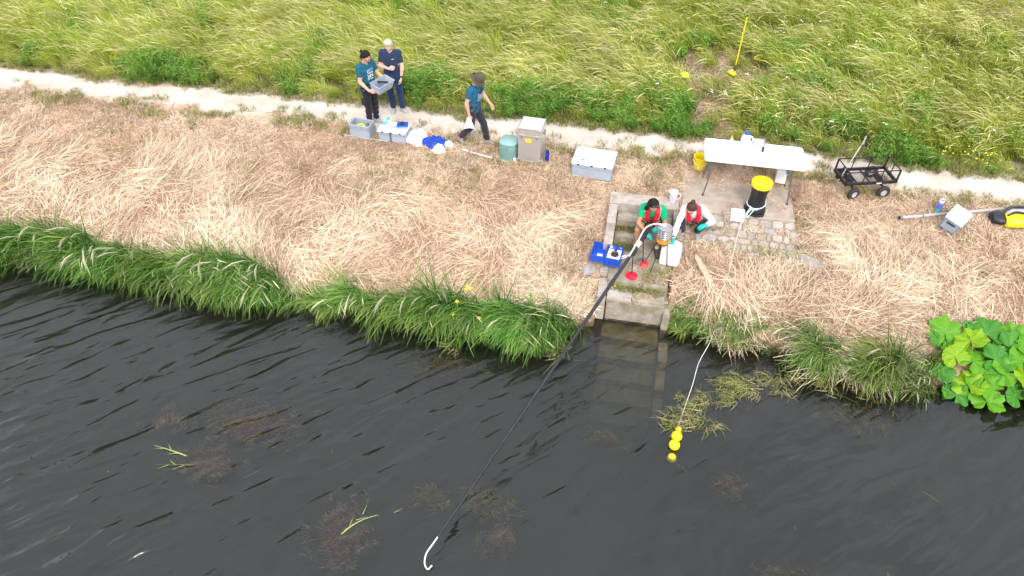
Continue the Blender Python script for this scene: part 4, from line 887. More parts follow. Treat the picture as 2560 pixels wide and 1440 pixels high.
MB().tube([tuple(Vector(p) - hA) for p in spline([P(hA), P(A + pole_pt(.06) + Vector((-.02, 0, .06))), (.43, 9.84, 1.36), (.54, 9.84, 1.47), (.66, 9.81, 1.525), (.75, 9.79, 1.50)], 6)], .013, 8).build('hose', HOSE, t, smooth=True)
hB = Vector((-.05, 9.53, .87)); t = thing('pump_hose', 'pair of white tubes joining the blue pump to the pole', 'hose', hB)
for k, (dx, s_) in enumerate(((0, .10), (.03, .135))):
    e_ = A + pole_pt(s_) + Vector((-.035, 0, -.02)); MB().tube([tuple(Vector(p) - hB) for p in spline([P(hB + Vector((dx, -.02 * k, 0))), (.08 + dx, 9.52 - .04 * k, .92), (.22 + dx, 9.50 - .02 * k, 1.0), P(e_)], 6)], .011, 8).build('tube', HOSE, t, smooth=True)
# rests with red feet
def rest(label, u, v, s_, zf):
    p = A + pole_pt(s_); t = thing('pole_rest', label, 'pole rest', (u, v, zf), group='pole rests with red feet')
    MB().lathe([(0, 0), (.105, 0), (.110, .008), (.104, .020), (.085, .016), (.05, .022), (.022, .045), (0, .046)], 26).build('foot_disc', RED, t, smooth=True)
    q = p - Vector((u, v, zf)); MB().tube([(0, 0, .04), (q.x, q.y, q.z - .05)], .009, 8).build('upright', BLACK, t)
    dirv = Vector((dv.y, -dv.x, 0)).normalized(); c_ = q - Vector((0, 0, .0))
    MB().tube(spline([tuple(c_ + dirv * .05 + Vector((0, 0, .02))), tuple(c_ + dirv * .035 - Vector((0, 0, .03))), tuple(c_ - Vector((0, 0, .048))), tuple(c_ - dirv * .035 - Vector((0, 0, .03))), tuple(c_ - dirv * .05 + Vector((0, 0, .02)))], 3), .008, 6).build('cradle', BLACK, t)
rest('red-footed pole rest nearer the river on the landing', .315, 9.36, .092, .634)
rest('red-footed pole rest behind, half under a grey block', .49, 9.72, .03, .634)
t = thing('grey_block', 'small ribbed grey block leaning on the rear red foot', 'block', (.425, 9.72, .66), (R(-12), R(0), R(-22)))
MB().box((0, 0, .03), (.075, .17, .04)).build('block', pmat('slate_block', (.18, .20, .23), .7), t, bevel=.004)
for k in range(4): MB().box((0, -.06 + .04 * k, .054), (.07, .018, .010)).build('rib', STEEL, t, bevel=.002)

# ---- sieve stand with carboy
t = thing('sieve_stand', 'black tripod-legged stand carrying the steel sieves and orange funnel', 'stand', (.775, 9.78, .632))
for (lx, ly) in ((-.135, -.27), (.19, -.10), (-.22, .10), (.06, .28)):
    zl = .0 if (sv.x + lx < .95) else gz(sv.x + lx, sv.y + ly) - .632 + .01
    q = Vector((lx, ly, 0)).normalized(); MB().tube([(q.x * .09, q.y * .09, .53), (lx, ly, zl)], .008, 8).build('leg', BLACK, t, smooth=True)
MB().tube([(.112 * math.cos(a), .112 * math.sin(a), .535) for a in np.linspace(0, 6.2832, 28)], .008, 6, False).build('ring', BLACK, t, smooth=True)
t = thing('orange_funnel', 'orange funnel under the steel sieves with its spout in the carboy', 'funnel', (.775, 9.78, 1.06))
MB().lathe([(.022, 0), (.026, .03), (.045, .07), (.112, .125), (.122, .130), (.122, .200), (.117, .202), (.117, .135), (.02, .06)], 28).build('cone', ORANGE, t, smooth=True)
sieve_me = MB().lathe([(.106, 0), (.112, .002), (.112, .038), (.118, .040), (.118, .048), (.108, .048), (.106, .012), (.0, .012)], 30).mesh('sieve', 0, True)
for k in range(5):
    t = thing('steel_sieve', ['lowest steel sieve, resting in the orange funnel', 'second steel sieve from the bottom of the stack', 'middle steel sieve of the stack', 'second steel sieve from the top of the stack', 'topmost steel sieve, where the white hose ends'][k], 'sieve', (.775, 9.78, 1.255 + .047 * k), group='stacked steel sieves')
    link('frame', sieve_me, CHROME, t); MB().lathe([(.107, .0), (.107, .002), (0, .002)], 24, (0, 0, .013)).build('mesh_disc', pmat('sieve_mesh', (.42, .42, .43), .5, .5, var=.25, scale=90), t)
t = thing('carboy', 'large square white carboy standing below the sieves', 'carboy', (.96, 9.90, .645), (0, 0, R(-5))); jerry(t, .36, .30, .40, CREAM, BLACK, -.09)

# plank
t = on_ground('driftwood_plank', 'weathered wooden plank lying in the hay right of the landing', 'plank', 1.59, 9.56, R(0), .0, None)
pl = []
for s_, w_ in ((-.02, .015), (.08, .045), (.3, .055), (.55, .05), (.8, .042), (1., .02)):
    x = -.19 + .40 * s_; y = .32 - .64 * s_ - .05 * math.sin(s_ * 3); z = gz(1.59 + x, 9.56 + y) - gz(1.59, 9.56) + .10; pl.append((x, y, z, w_))
m = MB(); n = len(pl)
for x, y, z, w_ in pl: m.v += [(x - w_ * .85, y - w_ * .55, z), (x + w_ * .85, y + w_ * .55, z + .01), (x + w_ * .85, y + w_ * .55, z - .025), (x - w_ * .85, y - w_ * .55, z - .03)]
for i in range(n - 1):
    for k in range(4): m.f.append((i * 4 + k, i * 4 + (k + 1) % 4, (i + 1) * 4 + (k + 1) % 4, (i + 1) * 4 + k))
m.f += [(3, 2, 1, 0), tuple((n - 1) * 4 + k for k in range(4))]
m.build('board', pmat('weathered_wood', (.42, .30, .20), .85, scale=25, col2=(.58, .46, .33), bump=.3), t, bevel=.006)

# ---- garden cart
CARTM = pmat('black_cart_paint', (.016, .013, .016), .45, var=.2)
t = thing('garden_cart', 'black steel mesh-sided garden cart on four wheels beside the path', 'cart', (4.41, 12.03, 1.27), (0, 0, R(16.5)))
L_, W_, zb, zr = .98, .47, .27, .52
def frame(name, z, th, hh):
    m = MB()
    for s_ in (-1, 1): m.box((0, s_ * W_ / 2, z), (L_, th, hh)); m.box((s_ * L_ / 2, 0, z), (th, W_ + th, hh + .002))
    return m.build(name, CARTM, t)
bed = frame('bed_frame', zb, .032, .055); frame('top_rail', zr, .016, .016)
for x in (-.25, .0, .28): MB().box((x, 0, zb - .012), (.028, W_ - .03, .02)).build('bed_slat', CARTM, t)
for sx in (-1, 1):
    for sy in (-1, 1): MB().box((sx * L_ / 2, sy * W_ / 2, (zb + zr) / 2), (.026, .026, zr - zb)).build('corner_post', CARTM, t)
for sy in (-1, 1):
    for x in (-.17, .16): MB().box((x, sy * W_ / 2, (zb + zr) / 2), (.014, .014, zr - zb)).build('side_bar', CARTM, t)
for sx in (-1, 1): MB().box((sx * L_ / 2, 0, (zb + zr) / 2), (.014, .014, zr - zb)).build('side_bar', CARTM, t)
def wires(name, a0, a1, b0, b1, fn, stp=.045):
    m = MB()
    for q in np.arange(a0 - (b1 - b0), a1, stp):
        for sg in (1, -1):
            p0 = (q, b0) if sg == 1 else (q, b1); p1 = (q + (b1 - b0), b1) if sg == 1 else (q + (b1 - b0), b0)
            def clip(p, o_):
                x, y = p
                if x < a0: y += (a0 - x) * sg; x = a0
                if x > a1: y -= (x - a1) * sg; x = a1
                return x, y
            x0, y0 = clip(p0, p1); x1, y1 = clip(p1, p0)
            if abs(x1 - x0) > .01: m.tube([fn(x0, y0), fn(x1, y1)], .0011, 3, False)
    return m.build(name, CARTM, t)
wires('mesh_side', -L_ / 2, L_ / 2, zb + .02, zr, lambda a, b: (a, W_ / 2, b)); wires('mesh_side', -L_ / 2, L_ / 2, zb + .02, zr, lambda a, b: (a, -W_ / 2, b))
wires('mesh_end', -W_ / 2, W_ / 2, zb + .02, zr, lambda a, b: (L_ / 2, a, b)); wires('mesh_end', -W_ / 2, W_ / 2, zb + .02, zr, lambda a, b: (-L_ / 2, a, b))
wires('mesh_floor', -L_ / 2, L_ / 2, -W_ / 2, W_ / 2, lambda a, b: (a, b, zb - .0), .05)
MB().box((.15, -W_ / 2 - .0185, zb - .004), (.10, .004, .022)).build('maker_plate', pmat('plate_white', (.72, .74, .70), .5), t)
tyre = MB().lathe([(.062, -.034), (.090, -.042), (.112, -.034), (.124, -.016), (.126, 0), (.124, .016), (.112, .034), (.090, .042), (.062, .034)], 26, M=Matrix.Rotation(R(90), 3, 'X'), ring=True).mesh('tyre', 0, True)
rim = MB().lathe([(.0, -.012), (.022, -.030), (.028, -.012), (.055, -.014), (.064, -.032), (.064, .032), (.055, .014), (.0, .014)], 20, M=Matrix.Rotation(R(90), 3, 'X')).mesh('rim', 0, True)
RIMM = pmat('grey_rim', (.52, .52, .56), .4, .3)
for x in (-.29, .29):
    for sy in (-1, 1):
        y = sy * (W_ / 2 + .045); zz = gz(4.41 + x * math.cos(R(16.5)) - y * math.sin(R(16.5)), 12.03 + x * math.sin(R(16.5)) + y * math.cos(R(16.5))) - 1.27
        w_ = link('wheel', tyre.copy(), RUB, t, (x, y, .128 + zz), (0, 0, R(14) if x < 0 else 0)); link('rim', rim, RIMM, w_)
        MB().tube(((0, -sy * .014, 0), (0, -sy * .07, .02), (0, -sy * .10, .09)), .010, 6).build('axle', CARTM, w_)
MB().box((-.29, 0, .15), (.03, W_ - .10, .03)).build('axle_beam', CARTM, t); MB().box((.29, 0, .15), (.03, W_ - .10, .03)).build('axle_beam', CARTM, t)
for x in (-.29, .29): MB().box((x, 0, .205), (.05, .20, .09)).build('turntable', CARTM, t)
hd = MB().tube([(-.50, 0, .19), (-.30, .12, .60), (-.17, .22, .80)], .012, 8).build('draw_handle', pmat('grey_handle', (.42, .43, .45), .4, .5), t, smooth=True)
MB().tube(spline([(-.17, .22, .80), (-.20, .17, .86), (-.13, .23, .98), (-.10, .30, .92), (-.10, .27, .84), (-.17, .22, .80)], 3), .012, 6).build('grip', pmat('grey_handle2', (.36, .38, .39), .5, .3), hd, smooth=True)
MB().tube([(-.50, 0, .19), (-.36, 0, .16)], .014, 6).build('tow_bar', CARTM, t)

# ---- right-hand group: pipe, small crate, bottle, dry bag, glove
pa, pb = Vector((5.02, 11.26, gz(5.02, 11.26) + .06)), Vector((6.98, 11.85, gz(6.98, 11.85) + .06))
PIPE = pmat('grey_pipe', (.44, .40, .40), .45, var=.08)
t = thing('grey_pipe', 'long grey plastic pipe lying on the hay under the small crate', 'pipe', pa); q = pb - pa
MB().tube([(0, 0, 0), tuple(q * .45)], .030, 14).build('tube_section', PIPE, t, smooth=True); MB().tube([tuple(q * .44), tuple(q)], .026, 14).build('tube_section', PIPE, t, smooth=True)
MB().tube([tuple(-q * .012), tuple(q * .012)], .034, 14).build('end_ferrule', STEEL, t, smooth=True); MB().tube([tuple(q * .955), tuple(q * 1.0)], .031, 14).build('end_ferrule', STEEL, t, smooth=True); MB().tube([tuple(q * 1.0), tuple(q * 1.018)], .028, 14).build('end_plug', BLACK, t); MB().tube([tuple(-q * .02), tuple(-q * .012)], .029, 14).build('end_plug', BLACK, t); MB().tube([tuple(q * .19), tuple(q * .205)], .033, 14).build('collar', STEEL, t)
t = on_ground('small_crate', 'small grey crate with a white lid lying tilted across the grey pipe', 'crate', 5.87, 11.24, R(54), .045, .9)
t.rotation_euler.x += R(9)
crate_parts(t, .44, .32, .25, True, 2, ribs=False)
for x in (-.13, .11): MB().box((x, .168, .24), (.04, .014, .03)).build('hinge', BLACK, t, bevel=.003)
MB().box((-.222, .0, .175), (.010, .15, .022)).build('hand_slot', BLACK, t); MB().box((-.221, 0, .085), (.006, .24, .11)).build('end_panel', GREY, t, bevel=.004)
t = on_ground('sports_bottle', 'sports bottle fading from teal base to blue with a lilac spout, by the pipe', 'bottle', 5.70, 11.58)
GRAD = pmat('teal_bottle', (.03, .50, .50), .35, var=.05); MB().lathe([(.040, 0), (.046, .01), (.044, .10)], 20).build('base', GRAD, t, smooth=True); MB().lathe([(.044, .1005), (.046, .17), (.046, .20), (.04, .22)], 20).build('body', pmat('blue_violet_bottle', (.10, .16, .62), .35), t, smooth=True)
c_ = MB().lathe([(.041, .221), (.046, .225), (.046, .255), (.036, .265), (0, .266)], 20).build('cap', pmat('lilac_plastic', (.55, .50, .80), .4), t, smooth=True)
MB().tube(spline([(-.03, 0, .26), (-.035, 0, .30), (.035, 0, .30), (.04, 0, .26)], 4), .007, 6).build('carry_loop', WHITE, c_, smooth=True); MB().tube([(-.01, -.005, .265), (.025, -.012, .292)], .011, 8).build('spout', pmat('violet_plastic', (.30, .20, .50), .4), c_)
DRYY = pmat('yellow_drybag', (.86, .70, .01), .38, var=.10, scale=9, bump=.35); DRYB = pmat('black_drybag', (.018, .018, .024), .45, var=.3, scale=9, bump=.4); DRYG = pmat('grey_drybag', (.42, .42, .45), .5, var=.1)
def blob(name, pts, mat, parent, sq=1., n=18, fold=.05, seed=0):
    """Soft bag segment: a fat tube of elliptical rings with creases."""
    r_ = random.Random(seed); V = []; F = []
    for i, (x, y, z, ry, rz_) in enumerate(pts):
        for k in range(n):
            a = 2 * math.pi * k / n; f = 1 + fold * math.sin(3 * a + i * 1.7 + seed) + fold * r_.uniform(-.6, .6); V.append((x, y + math.cos(a) * ry * f, max(z + math.sin(a) * rz_ * f, .002)))
    for i in range(len(pts) - 1):
        for k in range(n): F.append((i * n + k, i * n + (k + 1) % n, (i + 1) * n + (k + 1) % n, (i + 1) * n + k))
    F += [tuple(range(n - 1, -1, -1)), tuple((len(pts) - 1) * n + k for k in range(n))]
    return MB().add(V, F).build(name, mat, parent, smooth=True)
t = on_ground('dry_bag', 'yellow and black rucksack-style dry bag lying at the right edge', 'bag', 6.98, 11.45, R(3), .02, .8)
blob('roll_top', [(-.42, .05, .07, .05, .04), (-.40, .05, .09, .12, .075), (-.33, .05, .10, .16, .09), (-.26, .04, .10, .165, .09), (-.20, .02, .10, .13, .08)], DRYB, t, seed=1)
blob('sack', [(-.22, -.03, .10, .13, .085), (-.17, -.02, .12, .17, .11), (.0, 0, .13, .19, .125), (.2, .02, .13, .20, .125), (.36, .03, .12, .19, .11), (.42, .03, .10, .12, .07)], DRYY, t, fold=.025, seed=2)
blob('back_panel', [(-.19, .10, .15, .05, .04), (-.10, .10, .20, .09, .055), (.1, .10, .22, .10, .055), (.28, .11, .21, .10, .05), (.34, .11, .18, .05, .03)], DRYG, t, fold=.03, seed=3)
MB().tube(spline([(-.24, .10, .16), (-.12, .16, .26), (.05, .17, .285), (.2, .14, .28), (.34, .12, .22)], 4), .028, 8).build('shoulder_strap', DRYB, t, smooth=True); MB().tube(spline([(-.2, -.02, .21), (-.08, .02, .265), (.06, .0, .275), (.2, .03, .265)], 4), .022, 8).build('shoulder_strap', DRYB, t, smooth=True)
MB().tube(spline([(.02, -.16, .18), (.18, -.18, .16), (.34, -.16, .15)], 4), .010, 6).build('grab_line', BLACK, t)
t = on_ground('teal_glove', 'teal rubber glove lying behind the dry bag at the right edge', 'glove', 7.14, 11.80, R(-38), .03)
MB().tube(spline([(-.10, 0, .01), (-.02, 0, .02), (.10, 0, .02), (.16, 0, .015)], 3), [.028] * 4 + [.036] * 3 + [.030] * 3, 10).build('cuff', TEAL, t, smooth=True)
for k in range(4): MB().tube([(-.08, -.027 + .018 * k, .012), (-.15, -.036 + .024 * k, .010), (-.19 + .01 * (k in (0, 3)), -.042 + .028 * k, .006)], [.011, .010, .007], 7).build('finger', TEAL, t, smooth=True)
MB().tube([(-.04, .03, .015), (-.09, .065, .01)], [.012, .008], 7).build('thumb', TEAL, t, smooth=True)

# ---- marker cones, yellow pole
cone_me = MB().lathe([(.105, 0), (.108, .004), (.100, .012), (.072, .042), (.048, .055), (.030, .056), (.030, .050), (.066, .036), (.092, .008)], 24, ring=True).mesh('saucer', 0, True)
for (u_, v_, tl_, lab) in ((.98, 15.47, (.12, .1), 'yellow saucer marker at the left of the trampled patch'), (1.30, 16.70, (-.2, .1), 'yellow saucer marker at the back left of the trampled patch, half hidden in grass'), (2.68, 16.55, (-.1, .1), 'yellow saucer marker at the back right of the trampled patch'), (2.53, 15.33, (.25, .3), 'yellow saucer marker at the front right of the trampled patch, partly hidden'), (2.06, 15.78, (.05, .2), 'yellow saucer marker at the foot of the yellow pole'), (-12.72, 13.92, (.4, .3), 'yellow saucer marker in the grass at the far left beyond the path')):
    t = thing('marker_saucer', lab, 'marker', (u_, v_, gz(u_, v_) + .10), (tl_[0], tl_[1], 0), 'yellow saucer markers'); link('saucer', cone_me, YEL, t)
t = on_ground('marker_pole', 'thin yellow pole standing in the trampled grass patch', 'pole', 2.12, 15.93)
MB().tube([(0, 0, .22), (0, 0, 1.37)], .013, 10).build('pole', YEL, t, smooth=True); MB().tube([(0, 0, .0), (0, 0, .10), (0, 0, .235)], [.006, .03, .016], 10).build('spike', BLACK, t, smooth=True); MB().tube([(0, 0, 1.37), (0, 0, 1.40)], .016, 10).build('tip_cap', BLACK, t); MB().box((0, 0, .12), (.09, .02, .02)).build('step_bar', BLACK, t, bevel=.003)
# ------------------------------------------------------------------ people: smooth bodies meshed from blended limbs
def smin(a, b, k):
    h = np.clip(.5 + .5 * (b - a) / k, 0, 1); return b * (1 - h) + a * h - k * h * (1 - h)
class Field:
    def __init__(s, lo, hi, h):
        s.lo = np.array(lo, float); s.h = h; s.n = np.ceil((np.array(hi) - s.lo) / h).astype(int) + 1; s.f = np.full(s.n, 1., np.float32)
    def sub(s, lo, hi):
        a = np.clip(np.floor((np.array(lo) - s.lo) / s.h).astype(int), 0, s.n - 1); b = np.clip(np.ceil((np.array(hi) - s.lo) / s.h).astype(int) + 1, 1, s.n)
        ax = [s.lo[i] + s.h * np.arange(a[i], b[i]) for i in range(3)]
        return tuple(slice(a[i], b[i]) for i in range(3)), (ax[0][:, None, None], ax[1][None, :, None], ax[2][None, None, :])
    def cone(s, p, q, r0, r1, k=.02):
        p = np.array(p, float); q = np.array(q, float); m = max(r0, r1) + 2.5 * k + .01
        sl, (X, Y, Z) = s.sub(np.minimum(p, q) - m, np.maximum(p, q) + m); d = q - p; L2 = max(d @ d, 1e-9)
        t = np.clip(((X - p[0]) * d[0] + (Y - p[1]) * d[1] + (Z - p[2]) * d[2]) / L2, 0, 1)
        D = np.sqrt((X - p[0] - t * d[0]) ** 2 + (Y - p[1] - t * d[1]) ** 2 + (Z - p[2] - t * d[2]) ** 2) - (r0 + (r1 - r0) * t)
        s.f[sl] = smin(s.f[sl], D, k); return s
    def cut(s, p, nrm):
        """Keep the side the normal points to."""
        p = np.array(p, float); n = np.array(nrm, float); n /= np.linalg.norm(n); sl, (X, Y, Z) = s.sub(s.lo, s.lo + s.h * s.n)
        s.f = np.maximum(s.f, -((X - p[0]) * n[0] + (Y - p[1]) * n[1] + (Z - p[2]) * n[2])).astype(np.float32); return s
    def cut_near(s, c, rad, p, nrm):
        c = np.array(c, float); sl, (X, Y, Z) = s.sub(c - rad, c + rad); p = np.array(p, float); n = np.array(nrm, float); n /= np.linalg.norm(n)
        near = ((X - c[0]) ** 2 + (Y - c[1]) ** 2 + (Z - c[2]) ** 2) < rad ** 2; pl = -((X - p[0]) * n[0] + (Y - p[1]) * n[1] + (Z - p[2]) * n[2])
        s.f[sl] = np.where(near, np.maximum(s.f[sl], pl), s.f[sl]); return s
    def carve(s, p, r, k=.01):
        p = np.array(p, float); sl, (X, Y, Z) = s.sub(p - r - .05, p + r + .05); D = r - np.sqrt((X - p[0]) ** 2 + (Y - p[1]) ** 2 + (Z - p[2]) ** 2); s.f[sl] = np.maximum(s.f[sl], D); return s
    def mesh(s, name, wob=0., seed=0):
        f = np.pad(s.f, 1, constant_values=1.); S = f < 0; c = [(i, j, k) for i in (0, 1) for j in (0, 1) for k in (0, 1)]; n = np.array(f.shape)
        cnt = sum(S[i:n[0] - 1 + i, j:n[1] - 1 + j, k:n[2] - 1 + k].astype(np.int8) for i, j, k in c); act = (cnt > 0) & (cnt < 8)
        I = np.argwhere(act); vid = np.full(act.shape, -1, np.int64); vid[act] = np.arange(len(I)); acc = np.zeros((len(I), 3)); w = np.zeros(len(I))
        for a in range(8):
            for b_ in range(a + 1, 8):
                A_, B_ = np.array(c[a]), np.array(c[b_])
                if np.abs(A_ - B_).sum() != 1: continue
                fa = f[tuple((I + A_).T)]; fb = f[tuple((I + B_).T)]; x = (fa < 0) != (fb < 0); t = np.where(x, fa / np.where(x, fa - fb, 1), 0)
                acc += (A_ + (B_ - A_) * t[:, None]) * x[:, None]; w += x
        V = (I + acc / np.maximum(w, 1)[:, None] - 1) * s.h + s.lo; F = []
        for ax in range(3):
            o = [(0, 0, 0)] * 2; d = [0, 0, 0]; d[ax] = 1; sl0 = tuple(slice(0, n[i] - d[i]) for i in range(3)); sl1 = tuple(slice(d[i], n[i]) for i in range(3))
            E = np.argwhere(S[sl0] != S[sl1]); E = E[(E > 0).all(1) & (E < n - 1).all(1)]
            b1, b2 = [(1, 2), (2, 0), (0, 1)][ax]; q = []
            for (da, db) in ((1, 1), (0, 1), (0, 0), (1, 0)):
                e = E.copy(); e[:, b1] -= da; e[:, b2] -= db; q.append(vid[tuple(e.T)])
            q = np.stack(q, 1); fl = S[tuple(E.T)]; q[~fl] = q[~fl][:, ::-1]; F.append(q)
        F = np.concatenate(F); F = F[(F >= 0).all(1)]
        if wob:
            V = V + wob * np.stack([np.sin(V[:, 2] * 55 + 3 * np.sin(V[:, 1] * 30 + seed)) * np.sin(V[:, 1] * 38 + seed), np.sin(V[:, 2] * 48 + seed) * np.sin(V[:, 0] * 41), .5 * np.sin(V[:, 0] * 50 + V[:, 1] * 44)], 1)
        return np_mesh(name, V, F, True)
def vn(a): a = np.array(a, float); return a / max(np.linalg.norm(a), 1e-9)
def lerp(a, b, t): return np.array(a, float) * (1 - t) + np.array(b, float) * t
def hand_prims(wr, d, n, side, curl=.5, thumb_out=.5):
    """Capsules of one hand: wrist, direction, palm normal (where the palm looks), which side the thumb is on."""
    d = vn(d); n = vn(np.array(n, float) - d * (np.array(n, float) @ d)); l = np.cross(d, n) * side; out = []; wr = np.array(wr, float)
    for k, (off, ln) in enumerate(((-.030, .058), (-.010, .070), (.010, .074), (.029, .066))):
        kn = wr + d * (.082 - .004 * abs(k - 2)) + l * off; out.append((wr + l * off * .55 + d * .012, kn, .015, .0125))
        a1 = curl * .7; p1 = kn + (d * math.cos(a1) + n * math.sin(a1) + l * off * 1.6) * ln * .52; a2 = curl * 1.7; p2 = p1 + (d * math.cos(a2) + n * math.sin(a2)) * ln * .52
        out += [(kn, p1, .0105, .0095), (p1, p2, .0095, .008)]
    b0 = wr + d * .025 + l * .022; b1 = b0 + vn(d * .7 + l * thumb_out + n * .35) * .042; b2 = b1 + vn(d * .95 + l * .15 * thumb_out + n * .4) * .034
    out += [(b0, b1, .015, .012), (b1, b2, .0115, .0085)]; return out
STAND = dict(hipL=(0, .085, .88), hipR=(0, -.085, .88), knL=(.02, .095, .47), knR=(.02, -.095, .47), anL=(-.01, .10, .085), anR=(-.01, -.10, .085), toeL=(.13, .125, .03), toeR=(.13, -.125, .03),
             shL=(0, .165, 1.37), shR=(0, -.165, 1.37), elL=(-.02, .215, 1.10), elR=(-.02, -.215, 1.10), wrL=(.05, .22, .86), wrR=(.05, -.22, .86), head=(.03, 0, 1.555), face=(1, 0, -.25),
             hdL=(.2, 0, -1), hdR=(.2, 0, -1), pnL=(0, -1, 0), pnR=(0, 1, 0), curlL=.5, curlR=.5)
def skin_mat(name, c): return pmat(name, c, .55, var=.07, scale=22, spec=.35)
def fabric(name, c, var=.14): return pmat(name, c, .92, var=var, scale=26, bump=.35, spec=.2, sheen=.15)
def person(label, loc, yaw, J, skin, hair, shirt, trouser, shoe, sole, sleeve=.55, long_sleeve=False, shorts=False, bare_shin=False, gloves=None, sc=1., bulk=1., origin=(0, 0, 0), shirt_drop=.10, hairdo='bun', h=.0068, sock=None):
    j = dict(STAND); j.update(J); g = {k: (np.array(v_, float) - np.array(origin) if k[:2] in ('hi', 'kn', 'an', 'to', 'sh', 'el', 'wr', 'he') and k not in ('hdL', 'hdR') else v_) for k, v_ in j.items()}
    t = thing('person', label, 'person', loc, (0, 0, yaw), scale=sc)
    pts = np.array([g[k] for k in ('hipL', 'hipR', 'knL', 'knR', 'anL', 'anR', 'toeL', 'toeR', 'shL', 'shR', 'elL', 'elR', 'wrL', 'wrR', 'head')]); lo, hi = pts.min(0) - .24, pts.max(0) + .24
    hipM, shM = (g['hipL'] + g['hipR']) / 2, (g['shL'] + g['shR']) / 2; up = vn(shM - hipM); lat = vn(g['shL'] - g['shR']); lath = vn(g['hipL'] - g['hipR'])
    face = vn(g['face']); hup = vn(np.array((0, 0, 1.)) - face * face[2]); hlat = np.cross(hup, face); hd = g['head']
    def torso(F, e, k=.05):
        for (s_, hw, r_) in ((-.04, .075, .100), (.10, .070, .100), (.34, .058, .092), (.58, .075, .100), (.80, .085, .100), (.95, .10, .062)):
            c_ = hipM + (shM - hipM) * s_; L_ = lath * (1 - s_) + lat * s_ if 0 <= s_ <= 1 else lath; F.cone(c_ - L_ * hw * bulk, c_ + L_ * hw * bulk, r_ * bulk + e, r_ * bulk + e, k)
        for s_ in 'LR': F.cone(g['sh' + s_], lerp(g['sh' + s_], shM, .5), .052 + e, .062 + e, .03)
    def arm(F, s_, e, upto=2., k=.018):
        a, b_, c_ = g['sh' + s_], g['el' + s_], g['wr' + s_]; u_ = min(upto, 1.); F.cone(a, lerp(a, b_, u_), .052 + e, .052 - .014 * u_ + e, .03)
        if upto > 1: F.cone(b_, lerp(b_, c_, upto - 1), .039 + e, .039 - .012 * (upto - 1) + e, k); F.cone(lerp(b_, c_, .2), lerp(b_, c_, .3), .039 + e * .9, .039 + e * .9, .02)
    def leg(F, s_, e, upto=2., k=.025, tap=0.):
        a, b_, c_ = g['hip' + s_], g['kn' + s_], g['an' + s_]; u_ = min(upto, 1.); F.cone(a, lerp(a, b_, u_), .086 * bulk + e, .086 * bulk - .030 * u_ + e, .035)
        if upto > 1: F.cone(b_, lerp(b_, c_, upto - 1), .055 + e, .055 - .017 * (upto - 1) + e + tap, k); F.cone(lerp(b_, c_, .22), lerp(b_, c_, .32), .054 + e, .052 + e, .025)
    def foot(F, s_, e, k=.02):
        a, b_ = g['an' + s_], g['toe' + s_]; heel = a - vn((b_ - a) * (1, 1, 0)) * .045 + (0, 0, -.045); F.cone(a, heel, .035 + e, .034 + e, k); F.cone(heel, b_, .034 + e, .030 + e, k); F.cone(a, lerp(a, b_, .6), .034 + e, .032 + e, k)
    # body
    F = Field(lo, hi, h); torso(F, 0)
    for s_ in 'LR': arm(F, s_, 0); leg(F, s_, 0); foot(F, s_, -.004)
    F.cone(lerp(shM, hipM, .0), hd - hup * .07 - face * .012, .058, .050, .03); F.cone(hd - hup * .02 - face * .012, hd + hup * .035 - face * .012, .080, .080, .03); F.cone(hd - hup * .075 + face * .035, hd - hup * .02 + face * .025, .046, .060, .035); F.cone(hd - hup * .085 + face * .062, hd - hup * .080 + face * .058, .020, .022, .02)
    F.cone(hd + face * .078 + hup * .012, hd + face * .100 - hup * .022, .009, .014, .012); F.cone(hd + face * .070 - hup * .058 + hlat * .014, hd + face * .070 - hup * .058 - hlat * .014, .011, .011, .008)
    for q in (-1, 1): F.cone(hd + hlat * q * .078 - face * .01 + hup * .012, hd + hlat * q * .082 - face * .014 - hup * .022, .014, .011, .008); F.cone(hd + face * .066 + hup * .022 + hlat * q * .018, hd + face * .060 + hup * .022 + hlat * q * .045, .011, .010, .01)
    for s_, sg in (('L', 1), ('R', -1)):
        for (p, q, r0, r1) in hand_prims(g['wr' + s_], g['hd' + s_], g['pn' + s_], -sg if (s_ == 'L') == (sg == 1) else sg, g['curl' + s_]): F.cone(p, q, r0, r1, .007)
    link('body', F.mesh('body'), skin, t)
    for q in (-1, 1):
        p = hd + face * .072 + hup * .006 + hlat * q * .031; e_ = MB().lathe([(.0125 * math.sin(a), -.0125 * math.cos(a)) for a in np.linspace(.02, 3.12, 8)], 10, tuple(p)).build('eye', pmat('eye_white', (.75, .74, .72), .3), t, smooth=True)
        MB().lathe([(.006 * math.sin(a), -.006 * math.cos(a)) for a in np.linspace(.02, 3.12, 6)], 8, tuple(p + face * .0085)).build('iris', pmat('eye_iris', (.05, .03, .02), .2), e_, smooth=True)
    MB().tube([tuple(hd + face * .0795 - hup * .0575 + hlat * .020), tuple(hd + face * .0835 - hup * .058), tuple(hd + face * .0795 - hup * .0575 - hlat * .020)], .0045, 6).build('mouth', pmat('lips', (.45, .16, .14), .5), t, smooth=True)
    # shirt
    F = Field(lo, hi, .0085); torso(F, .014); ups = 1.92 if long_sleeve else sleeve
    for s_ in 'LR': arm(F, s_, .011 if long_sleeve else .016, ups)
    F.cut(hipM - up * shirt_drop, up); F.carve(shM + up * .075 + vn(np.cross(lat, up)) * .0, .062)
    for s_ in 'LR':
        if long_sleeve: p = lerp(g['el' + s_], g['wr' + s_], .92); d_ = vn(g['el' + s_] - g['wr' + s_]); F.cut_near(p, .07, p, d_)
        else: p = lerp(g['sh' + s_], g['el' + s_], sleeve + .03); d_ = vn(g['sh' + s_] - g['el' + s_]); F.cut_near(p, .085, p, d_)
    link('shirt', F.mesh('shirt', .0055, 1.3), shirt, t)
    # trousers or shorts
    F = Field(lo, hi, .0085)
